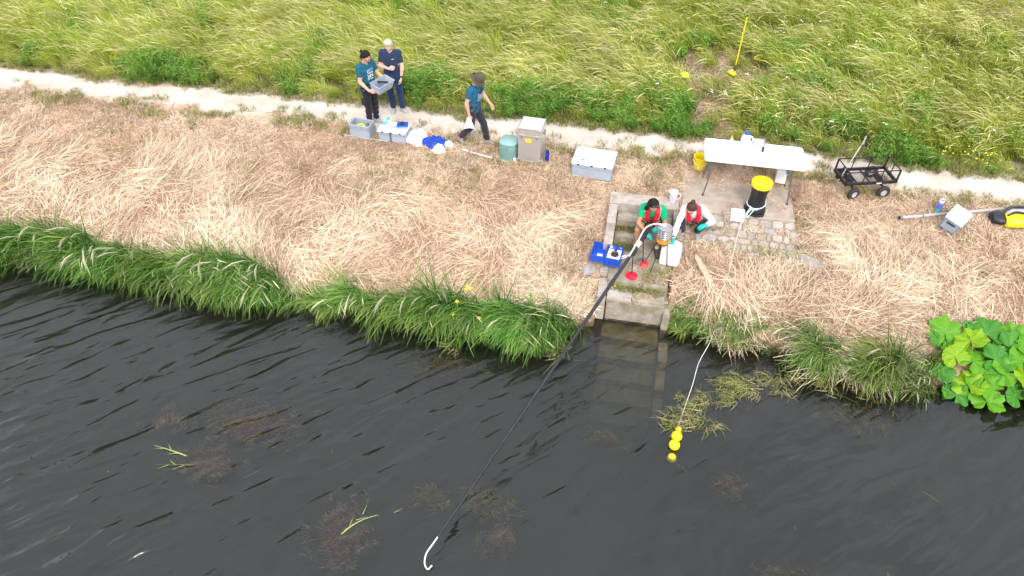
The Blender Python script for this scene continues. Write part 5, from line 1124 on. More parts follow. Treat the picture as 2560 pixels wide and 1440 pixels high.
    for (s_, hw, r_) in ((-.05, .080, .102), (.10, .072, .100), (.22, .065, .096)):
        c_ = hipM + (shM - hipM) * s_; F.cone(c_ - lath * hw * bulk, c_ + lath * hw * bulk, r_ * bulk + .008, r_ * bulk + .008, .05)
    for s_ in 'LR': leg(F, s_, .020 if shorts else .013, .60 if shorts else 1.93, tap=.010)
    F.cut_near(hipM + up * .22, .22, hipM + up * .13, -up)
    for s_ in 'LR':
        a_, b_ = (g['hip' + s_], g['kn' + s_]) if shorts else (g['kn' + s_], g['an' + s_]); p = lerp(a_, b_, .62 if shorts else .90); F.cut_near(p, .115 if shorts else .09, p, vn(a_ - b_))
    link('shorts' if shorts else 'trousers', F.mesh('trousers', .0065, 2.1), trouser, t)
    for s_ in 'LR':
        a, b_ = g['an' + s_], g['toe' + s_]; F = Field(np.minimum(a, b_) - .14, np.maximum(a, b_) + .14, .006); foot(F, s_, .010); F.cut(a + vn(np.array(g['kn' + s_]) - a) * .035, -vn(np.array(g['kn' + s_]) - a)); o = link('shoe', F.mesh('shoe'), shoe, t)
        heel = a - vn((b_ - a) * (1, 1, 0)) * .05; nn = vn(np.cross(np.cross(b_ - (heel + (0, 0, -.05)), (0, 0, 1.)), b_ - (heel + (0, 0, -.05)))); F = Field(np.minimum(a, b_) - .14, np.maximum(a, b_) + .14, .006)
        hb = heel + (0, 0, -.050); F.cone(hb, b_ - (0, 0, .004), .046, .046, .01); pl = b_ - nn * .012; F.cut(pl, -nn); F.cut(pl - nn * .028, nn); link('sole', F.mesh('sole'), sole, o)
        if sock is not None: kk = np.array(g['kn' + s_]); MB().tube([tuple(lerp(a, kk, .02)), tuple(lerp(a, kk, .22))], [.046, .048], 14).build('sock', sock, t, smooth=True)
    # hair
    F = Field(hd - .26, hd + .26, .0075); F.cone(hd - hup * .012 - face * .020, hd + hup * .040 - face * .018, .090, .090, .03); F.cone(hd - hup * .05 - face * .045, hd - face * .035, .062, .075, .03)
    F.cut_near(hd + face * .09 - hup * .03, .125, hd + face * .036 + hup * .035, -face * .9 + hup * .55)
    if hairdo == 'bun':
        F.cone(hd + hup * .020 - face * .112, hd + hup * .022 - face * .128, .036, .034, .012)
    if hairdo == 'topbun': F.cone(hd + hup * .098 - face * .092, hd + hup * .108 - face * .104, .040, .038, .012)
    if hairdo == 'long':
        for q, l_ in ((1, .14), (-1, .20)): F.cone(hd + hlat * q * .070 + hup * .02 - face * .02, hd + hlat * q * .085 - hup * l_ * .6 + face * .00, .034, .036, .03); F.cone(hd + hlat * q * .085 - hup * l_ * .6, hd + hlat * q * .080 - hup * l_ + face * .015, .036, .018, .03)
        F.cone(hd - face * .07, hd - face * .085 - hup * .17, .07, .05, .03)
    if hairdo == 'crop':
        for a in range(9): th_ = a * .7; F.cone(hd + hup * .09 + (hlat * math.cos(th_) + face * math.sin(th_) * .8) * .055 - face * .02, hd + hup * .098 + (hlat * math.cos(th_) + face * math.sin(th_) * .8) * .06 - face * .02, .022, .022, .01)
    link('hair', F.mesh('hair', .006, 4.2), hair, t)
    if gloves is not None:
        for s_, sg in (('L', 1), ('R', -1)):
            w_ = np.array(g['wr' + s_]); F = Field(w_ - .24, w_ + .24, .0055); el = np.array(g['el' + s_])
            for (p, q, r0, r1) in hand_prims(w_, g['hd' + s_], g['pn' + s_], -1, g['curl' + s_]) if s_ == 'L' else hand_prims(w_, g['hd' + s_], g['pn' + s_], -1, g['curl' + s_]): F.cone(p, q, r0 + .0035, r1 + .0035, .007)
            F.cone(lerp(w_, el, .28), w_ + vn(g['hd' + s_]) * .03, .040, .030, .012); F.cut_near(lerp(w_, el, .25), .08, lerp(w_, el, .25), w_ - el); link('glove', F.mesh('glove'), gloves, t)
    return t, dict(g=g, hd=hd, face=face, hup=hup, hlat=hlat, hipM=hipM, shM=shM, up=up, lat=lat)
def band(t, name, c, axis_, r_, w_, mat):
    a = vn(axis_); return MB().tube([tuple(np.array(c) - a * w_ / 2), tuple(np.array(c) + a * w_ / 2)], r_, 14).build(name, mat, t, smooth=True)
def printed(name, c, lo, hi, sc=38., thr=.52):
    """Shirt cloth with a flat white screen print inside a box on the chest (object space)."""
    m, n, l, out = _new(name); p = n.new('ShaderNodeBsdfPrincipled'); p.inputs['Roughness'].default_value = .9; p.inputs['Specular IOR Level'].default_value = .2
    tc = n.new('ShaderNodeTexCoord'); sp = n.new('ShaderNodeSeparateXYZ'); l.new(tc.outputs['Object'], sp.inputs[0])
    def cmp(op, i, v_):
        x = n.new('ShaderNodeMath'); x.operation = op; l.new(sp.outputs[i], x.inputs[0]); x.inputs[1].default_value = v_; return x.outputs[0]
    ms = [cmp('GREATER_THAN', i, lo[i]) for i in range(3)] + [cmp('LESS_THAN', i, hi[i]) for i in range(3)]
    f = ms[0]
    for x_ in ms[1:]:
        x = n.new('ShaderNodeMath'); x.operation = 'MULTIPLY'; l.new(f, x.inputs[0]); l.new(x_, x.inputs[1]); f = x.outputs[0]
    vz = n.new('ShaderNodeTexNoise'); vz.inputs['Scale'].default_value = sc; vz.inputs['Detail'].default_value = 2; l.new(tc.outputs['Object'], vz.inputs['Vector'])
    g1 = n.new('ShaderNodeMath'); g1.operation = 'GREATER_THAN'; g1.inputs[1].default_value = thr; l.new(vz.outputs[0], g1.inputs[0]); x = n.new('ShaderNodeMath'); x.operation = 'MULTIPLY'; l.new(f, x.inputs[0]); l.new(g1.outputs[0], x.inputs[1])
    nz = n.new('ShaderNodeTexNoise'); nz.inputs['Scale'].default_value = 24; l.new(tc.outputs['Object'], nz.inputs['Vector']); rp = n.new('ShaderNodeValToRGB'); rp.color_ramp.elements[0].color = (*[q * .8 for q in c], 1); rp.color_ramp.elements[1].color = (*[q * 1.2 for q in c], 1); l.new(nz.outputs[0], rp.inputs[0])
    mx = n.new('ShaderNodeMix'); mx.data_type = 'RGBA'; l.new(x.outputs[0], mx.inputs[0]); l.new(rp.outputs[0], mx.inputs[6]); mx.inputs[7].default_value = (.66, .76, .80, 1); l.new(mx.outputs[2], p.inputs['Base Color'])
    b = n.new('ShaderNodeBump'); b.inputs['Strength'].default_value = .3; b.inputs['Distance'].default_value = .02; l.new(nz.outputs[0], b.inputs['Height']); l.new(b.outputs[0], p.inputs['Normal']); l.new(p.outputs[0], out.inputs['Surface']); return m
SK1, SK2, SK3 = skin_mat('skin_light', (.62, .36, .26)), skin_mat('skin_fair', (.68, .42, .33)), skin_mat('skin_tan', (.46, .235, .14))
HDARK = pmat('dark_brown_hair', (.016, .010, .008), .75, var=.5, scale=60, bump=.5, spec=.25); HBR = pmat('brown_hair', (.070, .034, .022), .7, var=.5, scale=60, bump=.5, spec=.3); HGR = pmat('grey_blond_hair', (.52, .43, .34), .6, var=.3, scale=60, bump=.5)
BLK = fabric('black_trouser_cloth', (.017, .015, .022), .3); NAVYT = fabric('navy_trouser_cloth', (.012, .030, .085), .25); LEG = fabric('dark_legging_cloth', (.018, .018, .028), .3)
TEALS = (.014, .105, .165); GLV = pmat('teal_glove_rubber', (.0, .45, .42), .5, var=.06)
WATCH = pmat('watch_black', (.012, .012, .012), .4)

# person with the bun, holding a small crate
t, k = person('person in a teal T-shirt and black trousers with a hair bun, holding a grey crate', (-5.50, 12.37, gz(-5.5, 12.37)), R(-24),
    dict(elL=(.06, .25, 1.10), elR=(.06, -.25, 1.10), wrL=(.29, .25, 1.00), wrR=(.29, -.25, .98), hdL=(.8, -.25, -.1), hdR=(.8, .25, -.1), pnL=(0, -1, 0), pnR=(0, 1, 0), curlL=.7, curlR=.7, head=(.06, 0, 1.545), face=(.8, .05, -.55), shL=(.0, .17, 1.36), shR=(.0, -.17, 1.36)),
    SK1, HDARK, printed('teal_shirt_print_front', TEALS, (.06, -.075, 1.07), (.4, .085, 1.30)), BLK, pmat('grey_shoe', (.30, .32, .34), .8), pmat('white_sole', (.62, .62, .60), .7), sleeve=.62)
hd, fc, hu, hl = k['hd'], k['face'], k['hup'], k['hlat']
gl = MB()
for q in (-1, 1): MB().prism(rrect(.052, .036, .012, 3), -.004, .004, Matrix((tuple(hl), tuple(hu), tuple(fc))).transposed()).build('sunglass_lens', pmat('orange_lens', (.75, .10, .01), .15), t, loc=tuple(hd + fc * .094 + hu * .010 + hl * q * .031))
MB().tube([tuple(hd + fc * .094 + hu * .020 + hl * .058), tuple(hd + fc * .02 + hu * .02 + hl * .088)], .004, 6).build('sunglass_arm', BLACK, t); MB().tube([tuple(hd + fc * .094 + hu * .020 - hl * .058), tuple(hd + fc * .02 + hu * .02 - hl * .088)], .004, 6).build('sunglass_arm', BLACK, t)
band(t, 'wristband', lerp(k['g']['elL'], k['g']['wrL'], .85), k['g']['wrL'] - k['g']['elL'], .034, .022, WATCH)
for s_ in (-1, 1): MB().box((-.02, s_ * .175, .60), (.12, .022, .15)).build('cargo_pocket', BLK, t, bevel=.008)
c_ = Matrix.Rotation(R(-24), 3, 'Z') @ Vector((.40, 0, .945)); cr2 = Vector((-5.50, 12.37, gz(-5.5, 12.37))) + c_
tc_ = thing('hand_crate', 'small grey stacking crate held by the bun-haired person', 'crate', cr2, (0, R(10), R(-24)))
m = MB(); w0, d0, w1, d1, hh = .20, .38, .26, .45, .19
for (a0, b0, a1, b1, z0, z1, th) in ((w0, d0, w1, d1, 0, hh, .008),):
    V = []
    for (a_, b_, z_) in ((a0, b0, z0), (a1, b1, z1), (a1 - 2 * th, b1 - 2 * th, z1), (a0 - 2 * th, b0 - 2 * th, z0 + th)): V += [(-a_ / 2, -b_ / 2, z_), (a_ / 2, -b_ / 2, z_), (a_ / 2, b_ / 2, z_), (-a_ / 2, b_ / 2, z_)]
    Fq = [(3, 2, 1, 0), (12, 13, 14, 15)]
    for L0 in (0, 4, 8):
        for q in range(4): Fq.append((L0 + q, L0 + (q + 1) % 4, L0 + 4 + (q + 1) % 4, L0 + 4 + q))
    m.add(V, Fq)
m.build('tub', GREY, tc_, bevel=.004)
for sx in (-1, 1): MB().box((sx * .128, 0, .175), (.016, .45, .018)).build('rim', GREY, tc_, bevel=.004); MB().box((0, sx * .224, .175), (.24, .016, .018)).build('rim', GREY, tc_, bevel=.004)
MB().box((.108, 0, .05), (.008, .36, .012), (0, R(9), 0)).build('rib', GREYD, tc_)
o_ = thing('black_torch', 'black tube tool lying in the hand-held crate', 'tool', cr2 + Vector((.02, .08, .12)), (R(70), 0, R(-40))); MB().tube([(0, 0, -.10), (0, 0, .10), (0, 0, .13)], [.018, .018, .024], 10).build('barrel', BLACK, o_, smooth=True)
o_ = thing('blue_bottle', 'small blue bottle lying in the hand-held crate', 'bottle', cr2 + Vector((.0, -.06, .07)), (R(80), 0, R(-20))); MB().lathe([(.026, -.07), (.028, -.06), (.028, .03), (.012, .05), (.012, .065), (0, .066)], 12).build('flask', BLUE, o_, smooth=True)

# person with grey-blond hair
t, k = person('person with short grey-blond hair in a navy T-shirt, arm held across the waist', (-5.17, 12.97, gz(-5.2, 12.97)), R(-80),
    dict(elR=(.05, -.23, 1.11), wrR=(.185, -.03, 1.11), hdR=(.25, 1, .12), pnR=(-1, .2, 0), curlR=.9, elL=(.03, .225, 1.09), wrL=(.10, .19, .86), hdL=(.15, -.15, -1), pnL=(-.2, -1, 0), head=(.05, 0, 1.55), face=(.75, .0, -.66), anL=(-.01, .13, .085), toeL=(.08, .22, .03), knL=(.03, .11, .47), anR=(-.02, -.08, .085), toeR=(.13, -.075, .03)),
    SK2, HGR, fabric('navy_shirt_cloth', (.022, .036, .075)), NAVYT, pmat('pale_grey_trainer', (.34, .36, .33), .8), pmat('white_sole', (.62, .62, .60), .7), sleeve=.66, hairdo='crop')
band(t, 'wristwatch', lerp(k['g']['elL'], k['g']['wrL'], .88), k['g']['wrL'] - k['g']['elL'], .036, .035, WATCH)
for q, (yy, zz, a_, b_) in enumerate(((.055, 1.285, .030, .008), (.095, 1.288, .034, .006), (.095, 1.276, .034, .006))): MB().box((.1235 - .012 * q, yy, zz), (.006, a_, b_), (0, R(-12), R(14 + 12 * (q > 0)))).build('chest_logo', pmat('white_print', (.8, .82, .85), .7), t)

# person walking in a hat
t, k = person('person in an olive bucket hat and teal T-shirt walking with a white paper in hand', (-3.19, 12.07, gz(-3.19, 12.07)), R(-10),
    dict(hipL=(0, .085, .85), hipR=(0, -.085, .85), knL=(.17, .09, .46), anL=(.24, .095, .085), toeL=(.37, .11, .03), knR=(-.04, -.095, .44), anR=(-.30, -.10, .16), toeR=(-.22, -.12, .035), shL=(.06, .16, 1.31), shR=(.03, -.165, 1.31), elR=(-.04, -.24, 1.05), wrR=(.0, -.24, .81), hdR=(.1, 0, -1), curlR=.9, elL=(.12, .22, 1.06), wrL=(.27, .22, .88), hdL=(.6, 0, -.8), curlL=.6, head=(.13, -.01, 1.475), face=(.75, -.12, -.62)),
    SK1, HDARK, printed('teal_shirt_print_chest', (.022, .115, .20), (.10, -.085, 1.03), (.4, .085, 1.20), 42.), fabric('charcoal_trouser_cloth', (.030, .028, .042), .3), pmat('grey_boot', (.26, .23, .22), .8), pmat('dark_sole', (.05, .048, .045), .8), sleeve=.58, sc=.985)
hd, fc, hu, hl = k['hd'], k['face'], k['hup'], k['hlat']; HAT = fabric('olive_hat_cloth', (.085, .072, .045)); M3 = Matrix((tuple(hl), tuple(-fc), tuple(hu))).transposed()
if M3.determinant() < 0: M3 = Matrix((tuple(-hl), tuple(-fc), tuple(hu))).transposed()
ht = MB().lathe([(.160, -.035), (.163, -.030), (.112, .018), (.106, .060), (.096, .105), (.075, .125), (0, .132), ], 26, tuple(hd - fc * .015 + hu * .03), M3).build('bucket_hat', HAT, t, smooth=True); MB().lathe([(.1135, .018), (.112, .036), (.1105, .036)], 26, tuple(hd - fc * .015 + hu * .03), M3, ring=True).build('hat_band', pmat('dark_hat_band', (.045, .038, .026), .9), ht, smooth=True)
MB().tube(spline([tuple(hd + hl * .085 - hu * .02), tuple(hd + hl * .05 - hu * .12 + fc * .05), tuple(hd - hu * .17 + fc * .06)], 4), .004, 5).build('chin_strap', BLACK, t)
MB().tube(spline([(.165, -.03, 1.22), (.17, .0, 1.215), (.165, .06, 1.23), (.14, .10, 1.26)], 3), .014, 8).build('neck_strap', BLACK, t, smooth=True); MB().tube(spline([(.09, .05, 1.36), (.15, .06, 1.30), (.165, .05, 1.23)], 3), .006, 6).build('lanyard', BLACK, t)
for q in ((.25, .095, .12), (-.31, -.10, .19)): MB().lathe([(.048, 0), (.052, .012), (.047, .024)], 14, q).build('red_boot_cuff', pmat('red_cuff', (.55, .04, .06), .8), t, smooth=True)
pp = thing('white_paper', 'crumpled white sheet hanging from the hat wearer\'s hand', 'paper', Vector((-3.19, 12.07, gz(-3.19, 12.07))) + Matrix.Rotation(R(-10), 3, 'Z') @ Vector((.02, -.25, .75)), (0, 0, R(-4)))
m = MB(); nn = 9
for i in range(nn):
    for q in range(nn):
        a, b_ = i / (nn - 1), q / (nn - 1); x = (-.05 + .04 * (1 - a)) + (b_ - .5) * (.08 + .16 * a) + .03 * a; m.v.append((x, -.012 + .018 * math.sin(5 * b_ + 3 * a), -.0 - .28 * a + .05 * math.sin(3 * b_) * a))
for i in range(nn - 1):
    for q in range(nn - 1): m.f.append((i * nn + q, i * nn + q + 1, (i + 1) * nn + q + 1, (i + 1) * nn + q))
o_ = m.build('sheet', PAPER, pp, smooth=True); sm = o_.modifiers.new('thick', 'SOLIDIFY'); sm.thickness = .004

# seated person in green
g4 = (.52, 10.06, .632)
t, k = person('person in a green T-shirt and red lifejacket seated on the steps with teal gloves', g4, 0,
    dict(hipL=(.625, 10.56, 1.085), hipR=(.445, 10.56, 1.085), knL=(.70, 10.14, 1.10), knR=(.32, 10.12, 1.10), anL=(.72, 10.10, .715), anR=(.33, 10.09, .715), toeL=(.745, 9.955, .662), toeR=(.30, 9.95, .662), shL=(.695, 10.30, 1.485), shR=(.375, 10.31, 1.485), elR=(.31, 10.10, 1.27), wrR=(.47, 9.93, 1.20), hdR=(.75, -.45, -.25), pnR=(0, -.3, -1), curlR=.5, elL=(.80, 10.18, 1.24), wrL=(.70, 10.00, 1.27), hdL=(-.7, -.5, .15), pnL=(-.3, .3, -1), curlL=.8, head=(.52, 10.145, 1.655), face=(.28, -.75, -.6)),
    SK3, HDARK, fabric('green_shirt_cloth', (.0, .38, .16)), fabric('dark_shorts_cloth', (.018, .020, .035), .3), pmat('brown_boot', (.09, .055, .050), .8), pmat('dark_sole', (.05, .048, .045), .8), sleeve=.60, shorts=True, gloves=GLV, origin=g4, hairdo='long', sock=pmat('cream_sock', (.68, .62, .50), .9), shirt_drop=.06)
LJ = pmat('red_lifejacket_cloth', (.78, .012, .03), .6, var=.12, scale=12, bump=.25); PIP = pmat('pale_piping', (.85, .55, .50), .7)
def lifejacket(t, k, reach):
    g, up, lat, shM = k['g'], k['up'], k['lat'], k['shM']; fw = np.cross(lat, up); fw = fw if fw[1] < 0 else -fw; lo, hi = shM - .45, shM + .40; F = Field(lo, hi, .0085)
    for q in (-1, 1):
        P_ = [shM + up * .075 - fw * .075, shM + up * .085 + lat * q * .075 - fw * .01, shM + up * .035 + lat * q * .090 + fw * .085, shM - up * .12 + lat * q * .082 + fw * .145, shM - up * reach + lat * q * .055 + fw * .150]
        for a, b_ in zip(P_, P_[1:]): F.cone(a - lat * q * .012, b_ - lat * q * .012, .027, .027, .02); F.cone(a + lat * q * .018, b_ + lat * q * .018, .025, .025, .02)
    link('lifejacket', F.mesh('lifejacket', .003, .7), LJ, t)
    for q in (-1, 1): MB().tube(spline([tuple(shM + up * .10 + lat * q * .118 - fw * .01), tuple(shM + up * .04 + lat * q * .138 + fw * .09), tuple(shM - up * .12 + lat * q * .128 + fw * .155), tuple(shM - up * reach + lat * q * .10 + fw * .155)], 4), .006, 6).build('piping', PIP, t, smooth=True)
    c_ = shM - up * (reach + .02); hm = k['hipM']; b0 = c_ + fw * .15
    MB().tube(spline([tuple(c_ - lat * .135 + fw * .02), tuple(c_ - lat * .09 + fw * .12), tuple(b0), tuple(c_ + lat * .09 + fw * .12), tuple(c_ + lat * .135 + fw * .02)], 4), .013, 8).build('waist_belt', BLACK, t, smooth=True)
    MB().box(tuple(b0 + fw * .014), (.045, .03, .035)).build('buckle', BLACK, t, bevel=.005)
lifejacket(t, k, .26)
hd, fc, hu, hl = k['hd'], k['face'], k['hup'], k['hlat']
for q in (-1, 1): MB().prism(rrect(.055, .034, .012, 3), -.004, .004, Matrix((tuple(hl), tuple(vn(hu * .4 - fc * .9)), tuple(vn(hu + fc * .4)))).transposed()).build('sunglass_lens', pmat('dark_lens', (.03, .03, .04), .12), t, loc=tuple(hd + fc * .050 + hu * .115 + hl * q * .034))
MB().tube(spline([tuple(hd + fc * .04 + hu * .12 + hl * .062), tuple(hd - fc * .02 + hu * .09 + hl * .088), tuple(hd - fc * .07 + hu * .05 + hl * .085)], 3), .004, 5).build('sunglass_arm', pmat('grey_frame', (.3, .3, .3), .3), t)
MB().box(tuple(k['shM'] - k['up'] * .17 + np.array((.045, -.125, .02))), (.035, .006, .010)).build('chest_logo', PAPER, t)

# squatting person in white
g5 = (1.24, 10.30, .945)
t, k = person('person in a white long-sleeved top and red lifejacket squatting beside the sieves', g5, 0,
    dict(hipL=(1.335, 10.56, 1.20), hipR=(1.175, 10.56, 1.20), knL=(1.475, 10.22, 1.345), knR=(1.045, 10.20, 1.330), anL=(1.375, 10.36, 1.025), anR=(1.125, 10.36, 1.015), toeL=(1.415, 10.225, .965), toeR=(1.10, 10.225, .955), shL=(1.385, 10.30, 1.59), shR=(1.075, 10.26, 1.57), elR=(.985, 10.04, 1.36), wrR=(.945, 9.915, 1.155), hdR=(-.03, -.25, -.8), pnR=(0, .8, -.4), curlR=.35, elL=(1.60, 10.22, 1.41), wrL=(1.475, 10.115, 1.385), hdL=(-.85, -.35, -.35), pnL=(0, .4, -1), curlL=.5, head=(1.175, 10.115, 1.715), face=(-.1, -.66, -.75)),
    SK2, HBR, fabric('white_top_cloth', (.78, .77, .78), .05), LEG, pmat('sage_trainer', (.26, .29, .27), .85), pmat('white_sole', (.62, .62, .60), .7), long_sleeve=True, gloves=GLV, origin=g5, hairdo='topbun', shirt_drop=.04)
lifejacket(t, k, .24)
band(t, 'wristwatch', lerp(k['g']['elR'], k['g']['wrR'], .80), k['g']['wrR'] - k['g']['elR'], .040, .025, WATCH)
hd, fc, hu, hl = k['hd'], k['face'], k['hup'], k['hlat']
MB().tube([tuple(hd + fc * .092 + hu * .012 + hl * .055), tuple(hd + fc * .100 + hu * .012), tuple(hd + fc * .092 + hu * .012 - hl * .055)], .006, 6).build('spectacles', BLACK, t)
# ------------------------------------------------------------------ single plants, flowers, water weeds
def leaf_mat(name, a, b, vein):
    m, n, l, out = _new(name); tc = n.new('ShaderNodeTexCoord'); at = n.new('ShaderNodeAttribute'); at.attribute_name = 'vein'; nz = n.new('ShaderNodeTexNoise'); nz.inputs['Scale'].default_value = 14; nz.inputs['Detail'].default_value = 3; l.new(tc.outputs['Object'], nz.inputs['Vector'])
    r = n.new('ShaderNodeValToRGB'); r.color_ramp.elements[0].position = .3; r.color_ramp.elements[1].position = .7; r.color_ramp.elements[0].color = (*a, 1); r.color_ramp.elements[1].color = (*b, 1); l.new(nz.outputs[0], r.inputs[0])
    x = n.new('ShaderNodeMix'); x.data_type = 'RGBA'; l.new(at.outputs['Fac'], x.inputs[0]); l.new(r.outputs[0], x.inputs[6]); x.inputs[7].default_value = (*vein, 1)
    p = n.new('ShaderNodeBsdfPrincipled'); p.inputs['Roughness'].default_value = .5; p.inputs['Specular IOR Level'].default_value = .35; l.new(x.outputs[2], p.inputs['Base Color'])
    t = n.new('ShaderNodeBsdfTranslucent'); l.new(x.outputs[2], t.inputs[0]); mx = n.new('ShaderNodeMixShader'); mx.inputs[0].default_value = .25; l.new(p.outputs[0], mx.inputs[1]); l.new(t.outputs[0], mx.inputs[2]); l.new(mx.outputs[0], out.inputs['Surface']); return m
LF = [leaf_mat('leaf_green', (.035, .19, .012), (.07, .28, .02), (.10, .33, .04)), leaf_mat('leaf_bright', (.09, .30, .008), (.15, .40, .012), (.06, .22, .01)), leaf_mat('leaf_yellow_green', (.19, .38, .004), (.28, .46, .008), (.10, .28, .01))]
def leaf_mesh(seed, rings=7, seg=42):
    r = np.random.default_rng(seed); V = [(0, 0, 0)]; vein = [.8]; F3 = []; ph = r.uniform(0, 6.28, 3); cup = r.uniform(.05, .30); lob = r.uniform(.05, .11)
    A = np.linspace(-math.pi + .20, math.pi - .20, seg)
    for i in range(1, rings + 1):
        q = i / rings
        for a in A:
            notch = 1 - .45 * math.exp(-((abs(a) - math.pi) / .45) ** 2); rad = q * notch * (1 + (lob * math.cos(7 * a + ph[0]) + .065 * math.cos(19 * a + ph[1]) + .07 * math.cos(2 * a + ph[2])) * q ** 2)
            z = cup * q * q + .11 * q ** 1.5 * math.cos(7 * a + ph[0]) + .08 * q * q * math.sin(3 * a + ph[2]) + .04 * q * q * math.cos(19 * a + ph[1]) - .16 * q ** 4; V.append((rad * math.cos(a), rad * math.sin(a), z)); vein.append(max(0, math.cos(7 * a)) ** 14 * (1 - .5 * q))
    T = []
    for k in range(seg - 1): T.append((0, 1 + k, 2 + k, 2 + k))
    for i in range(rings - 1):
        for k in range(seg - 1): b = 1 + i * seg + k; T.append((b, b + seg, b + seg + 1, b + 1))
    me = bpy.data.meshes.new('leaf'); me.from_pydata(V, [], [tuple(dict.fromkeys(f)) for f in T]); me.polygons.foreach_set('use_smooth', np.ones(len(me.polygons), bool)); at = me.attributes.new('vein', 'FLOAT', 'POINT'); at.data.foreach_set('value', np.array(vein, np.float32)); return me
protos = [leaf_mesh(900 + k) for k in range(7)]
bx, by = 6.1, 8.62; bz = gz(bx, by); plant = thing('butterbur_plant', 'big round-leaved bright green plant at the water\'s edge on the right', 'plant', (bx, by, bz))
STK = pmat('leaf_stalk', (.22, .30, .06), .6)
# (x, y, z above water, radius, tilt towards the river, colour)
spots = [(5.50, 9.0, .62, .24, .45, 1), (5.82, 8.86, .66, .205, .35, 2), (6.12, 9.06, .66, .25, .5, 0), (6.50, 9.08, .70, .19, .5, 1), (6.44, 8.86, .60, .25, .4, 0), (6.86, 9.02, .62, .26, .4, 1), (5.62, 8.62, .48, .19, .4, 2), (5.90, 8.60, .46, .20, .4, 1), (6.20, 8.62, .54, .21, .35, 0), (6.62, 8.64, .56, .22, .3, 1), (7.05, 8.66, .50, .24, .35, 0), (5.42, 8.44, .28, .20, .55, 0), (6.02, 8.42, .36, .20, .4, 1), (6.34, 8.46, .44, .19, .35, 1), (6.66, 8.46, .42, .21, .3, 2), (5.86, 8.28, .22, .21, .4, 2), (6.20, 8.24, .24, .19, .4, 1), (6.12, 8.08, .12, .21, .4, 1), (5.70, 8.16, .08, .18, .5, 0), (6.52, 8.22, .20, .17, .45, 0), (6.86, 8.30, .28, .21, .4, 1), (7.15, 8.4, .30, .22, .4, 0), (5.66, 8.80, .40, .18, .4, 0), (6.35, 8.72, .40, .20, .3, 0), (6.8, 8.75, .45, .2, .3, 0), (7.3, 8.8, .5, .24, .4, 1), (5.35, 8.66, .30, .15, .5, 0), (6.0, 8.75, .35, .18, .3, 0)]
pr = random.Random(4)
spots += [(x + pr.uniform(-.18, .18), y + pr.uniform(-.12, .12), z - pr.uniform(.02, .14), r_ * pr.uniform(.55, .8), t_, pr.choice((0, 0, 1, 2))) for (x, y, z, r_, t_, c_) in spots[:24:2]]
for i, (x, y, z, rr, tl, ci) in enumerate(spots):
    tgt = Vector((x - bx + pr.uniform(-.02, .02), y - by, z - bz)); me = protos[i % 7].copy(); me.materials.append(LF[ci]); lf = link('leaf', me, None, plant, tgt); lf.scale = (rr * 1.12, rr * 1.12, rr * 1.12)
    lf.rotation_euler = (Matrix.Rotation(tl + pr.uniform(-.30, .35), 3, 'X') @ Matrix.Rotation(pr.uniform(-.4, .4), 3, 'Y') @ Matrix.Rotation(pr.uniform(0, 6.28) if i % 3 else R(90) + pr.uniform(-.4, .4), 3, 'Z')).to_euler()
    root = Vector((tgt.x * .45, tgt.y * .35 + .08, min(0, tgt.z) - .12)); MB().tube(spline([tuple(root), tuple(lerp(root, tgt, .5) + np.array((0, 0, .10))), tuple(tgt)], 4), [.014] * 5 + [.009] * 4, 6).build('stalk', STK, plant, smooth=True)
# yellow irises in the bank grass
PET = pmat('iris_petal', (.92, .66, .01), .55, var=.1)
for (x, y, z, lab) in ((-2.40, 8.20, .86, 'yellow iris bloom standing highest in the bank grass, a cluster of petals'), (-2.55, 8.0, .70, 'yellow iris bloom left of the tall cluster in the bank grass'), (-2.60, 7.86, .52, 'faded yellow iris low in the bank grass near the water'), (-2.14, 7.86, .52, 'small yellow iris low in the bank grass, right of the faded one'), (.05, 9.13, .60, 'tiny yellow flower at the left of the step below the landing')):
    big = z > .7; base = max(gz(x, y), -.05) if x < -.1 else .5; t = thing('yellow_flower', lab, 'flower', (x, y, base), group='yellow flowers by the water'); h_ = z - base + .05 if x < -.1 else .05
    MB().tube([(0, 0, 0), (.01, 0, h_ * .5), (0, 0, h_)], .006, 6).build('stem', STK, t)
    for b in range(3 if big else 1):
        ox, oy = (.045 * math.cos(b * 2.1), .045 * math.sin(b * 2.1)) if big else (0, 0); s_ = .040 if x < -.1 else .02
        for q in range(5):
            a = q * 1.2566 + b; e = [Vector((ox, oy, h_)), Vector((ox + math.cos(a - .4) * s_ * .7, oy + math.sin(a - .4) * s_ * .7, h_ + .022)), Vector((ox + math.cos(a) * s_ * 1.15, oy + math.sin(a) * s_ * 1.15, h_ + .0)), Vector((ox + math.cos(a + .4) * s_ * .7, oy + math.sin(a + .4) * s_ * .7, h_ + .022))]
            MB().add(e + [p - Vector((0, 0, .003)) for p in e], [(0, 1, 2, 3), (7, 6, 5, 4), (0, 4, 5, 1), (1, 5, 6, 2), (2, 6, 7, 3), (3, 7, 4, 0)]).build('petal', PET, t)
# ragwort-like yellow flowers beyond the path on the right
for (x, y, lab) in ((6.05, 13.05, 'left clump of small yellow flowers beyond the path on the right'), (6.42, 12.98, 'middle clump of small yellow flowers beyond the path on the right'), (6.75, 12.86, 'right clump of small yellow flowers beyond the path on the right')):
    t = thing('yellow_wildflower', lab, 'flower', (x, y, gz(x, y)), group='yellow wildflowers beyond the path'); fr2 = random.Random(int(x * 100))
    for k_ in range(6):
        a, b = fr2.gauss(0, .07), fr2.gauss(0, .05); hh = fr2.uniform(.28, .55); MB().tube([(a * .3, b * .3, 0), (a, b, hh)], .004, 5).build('stem', STK, t); MB().lathe([(.0, 0), (.017, .003), (.013, .010), (0, .012)], 8, (a, b, hh)).build('bloom', PET, t)
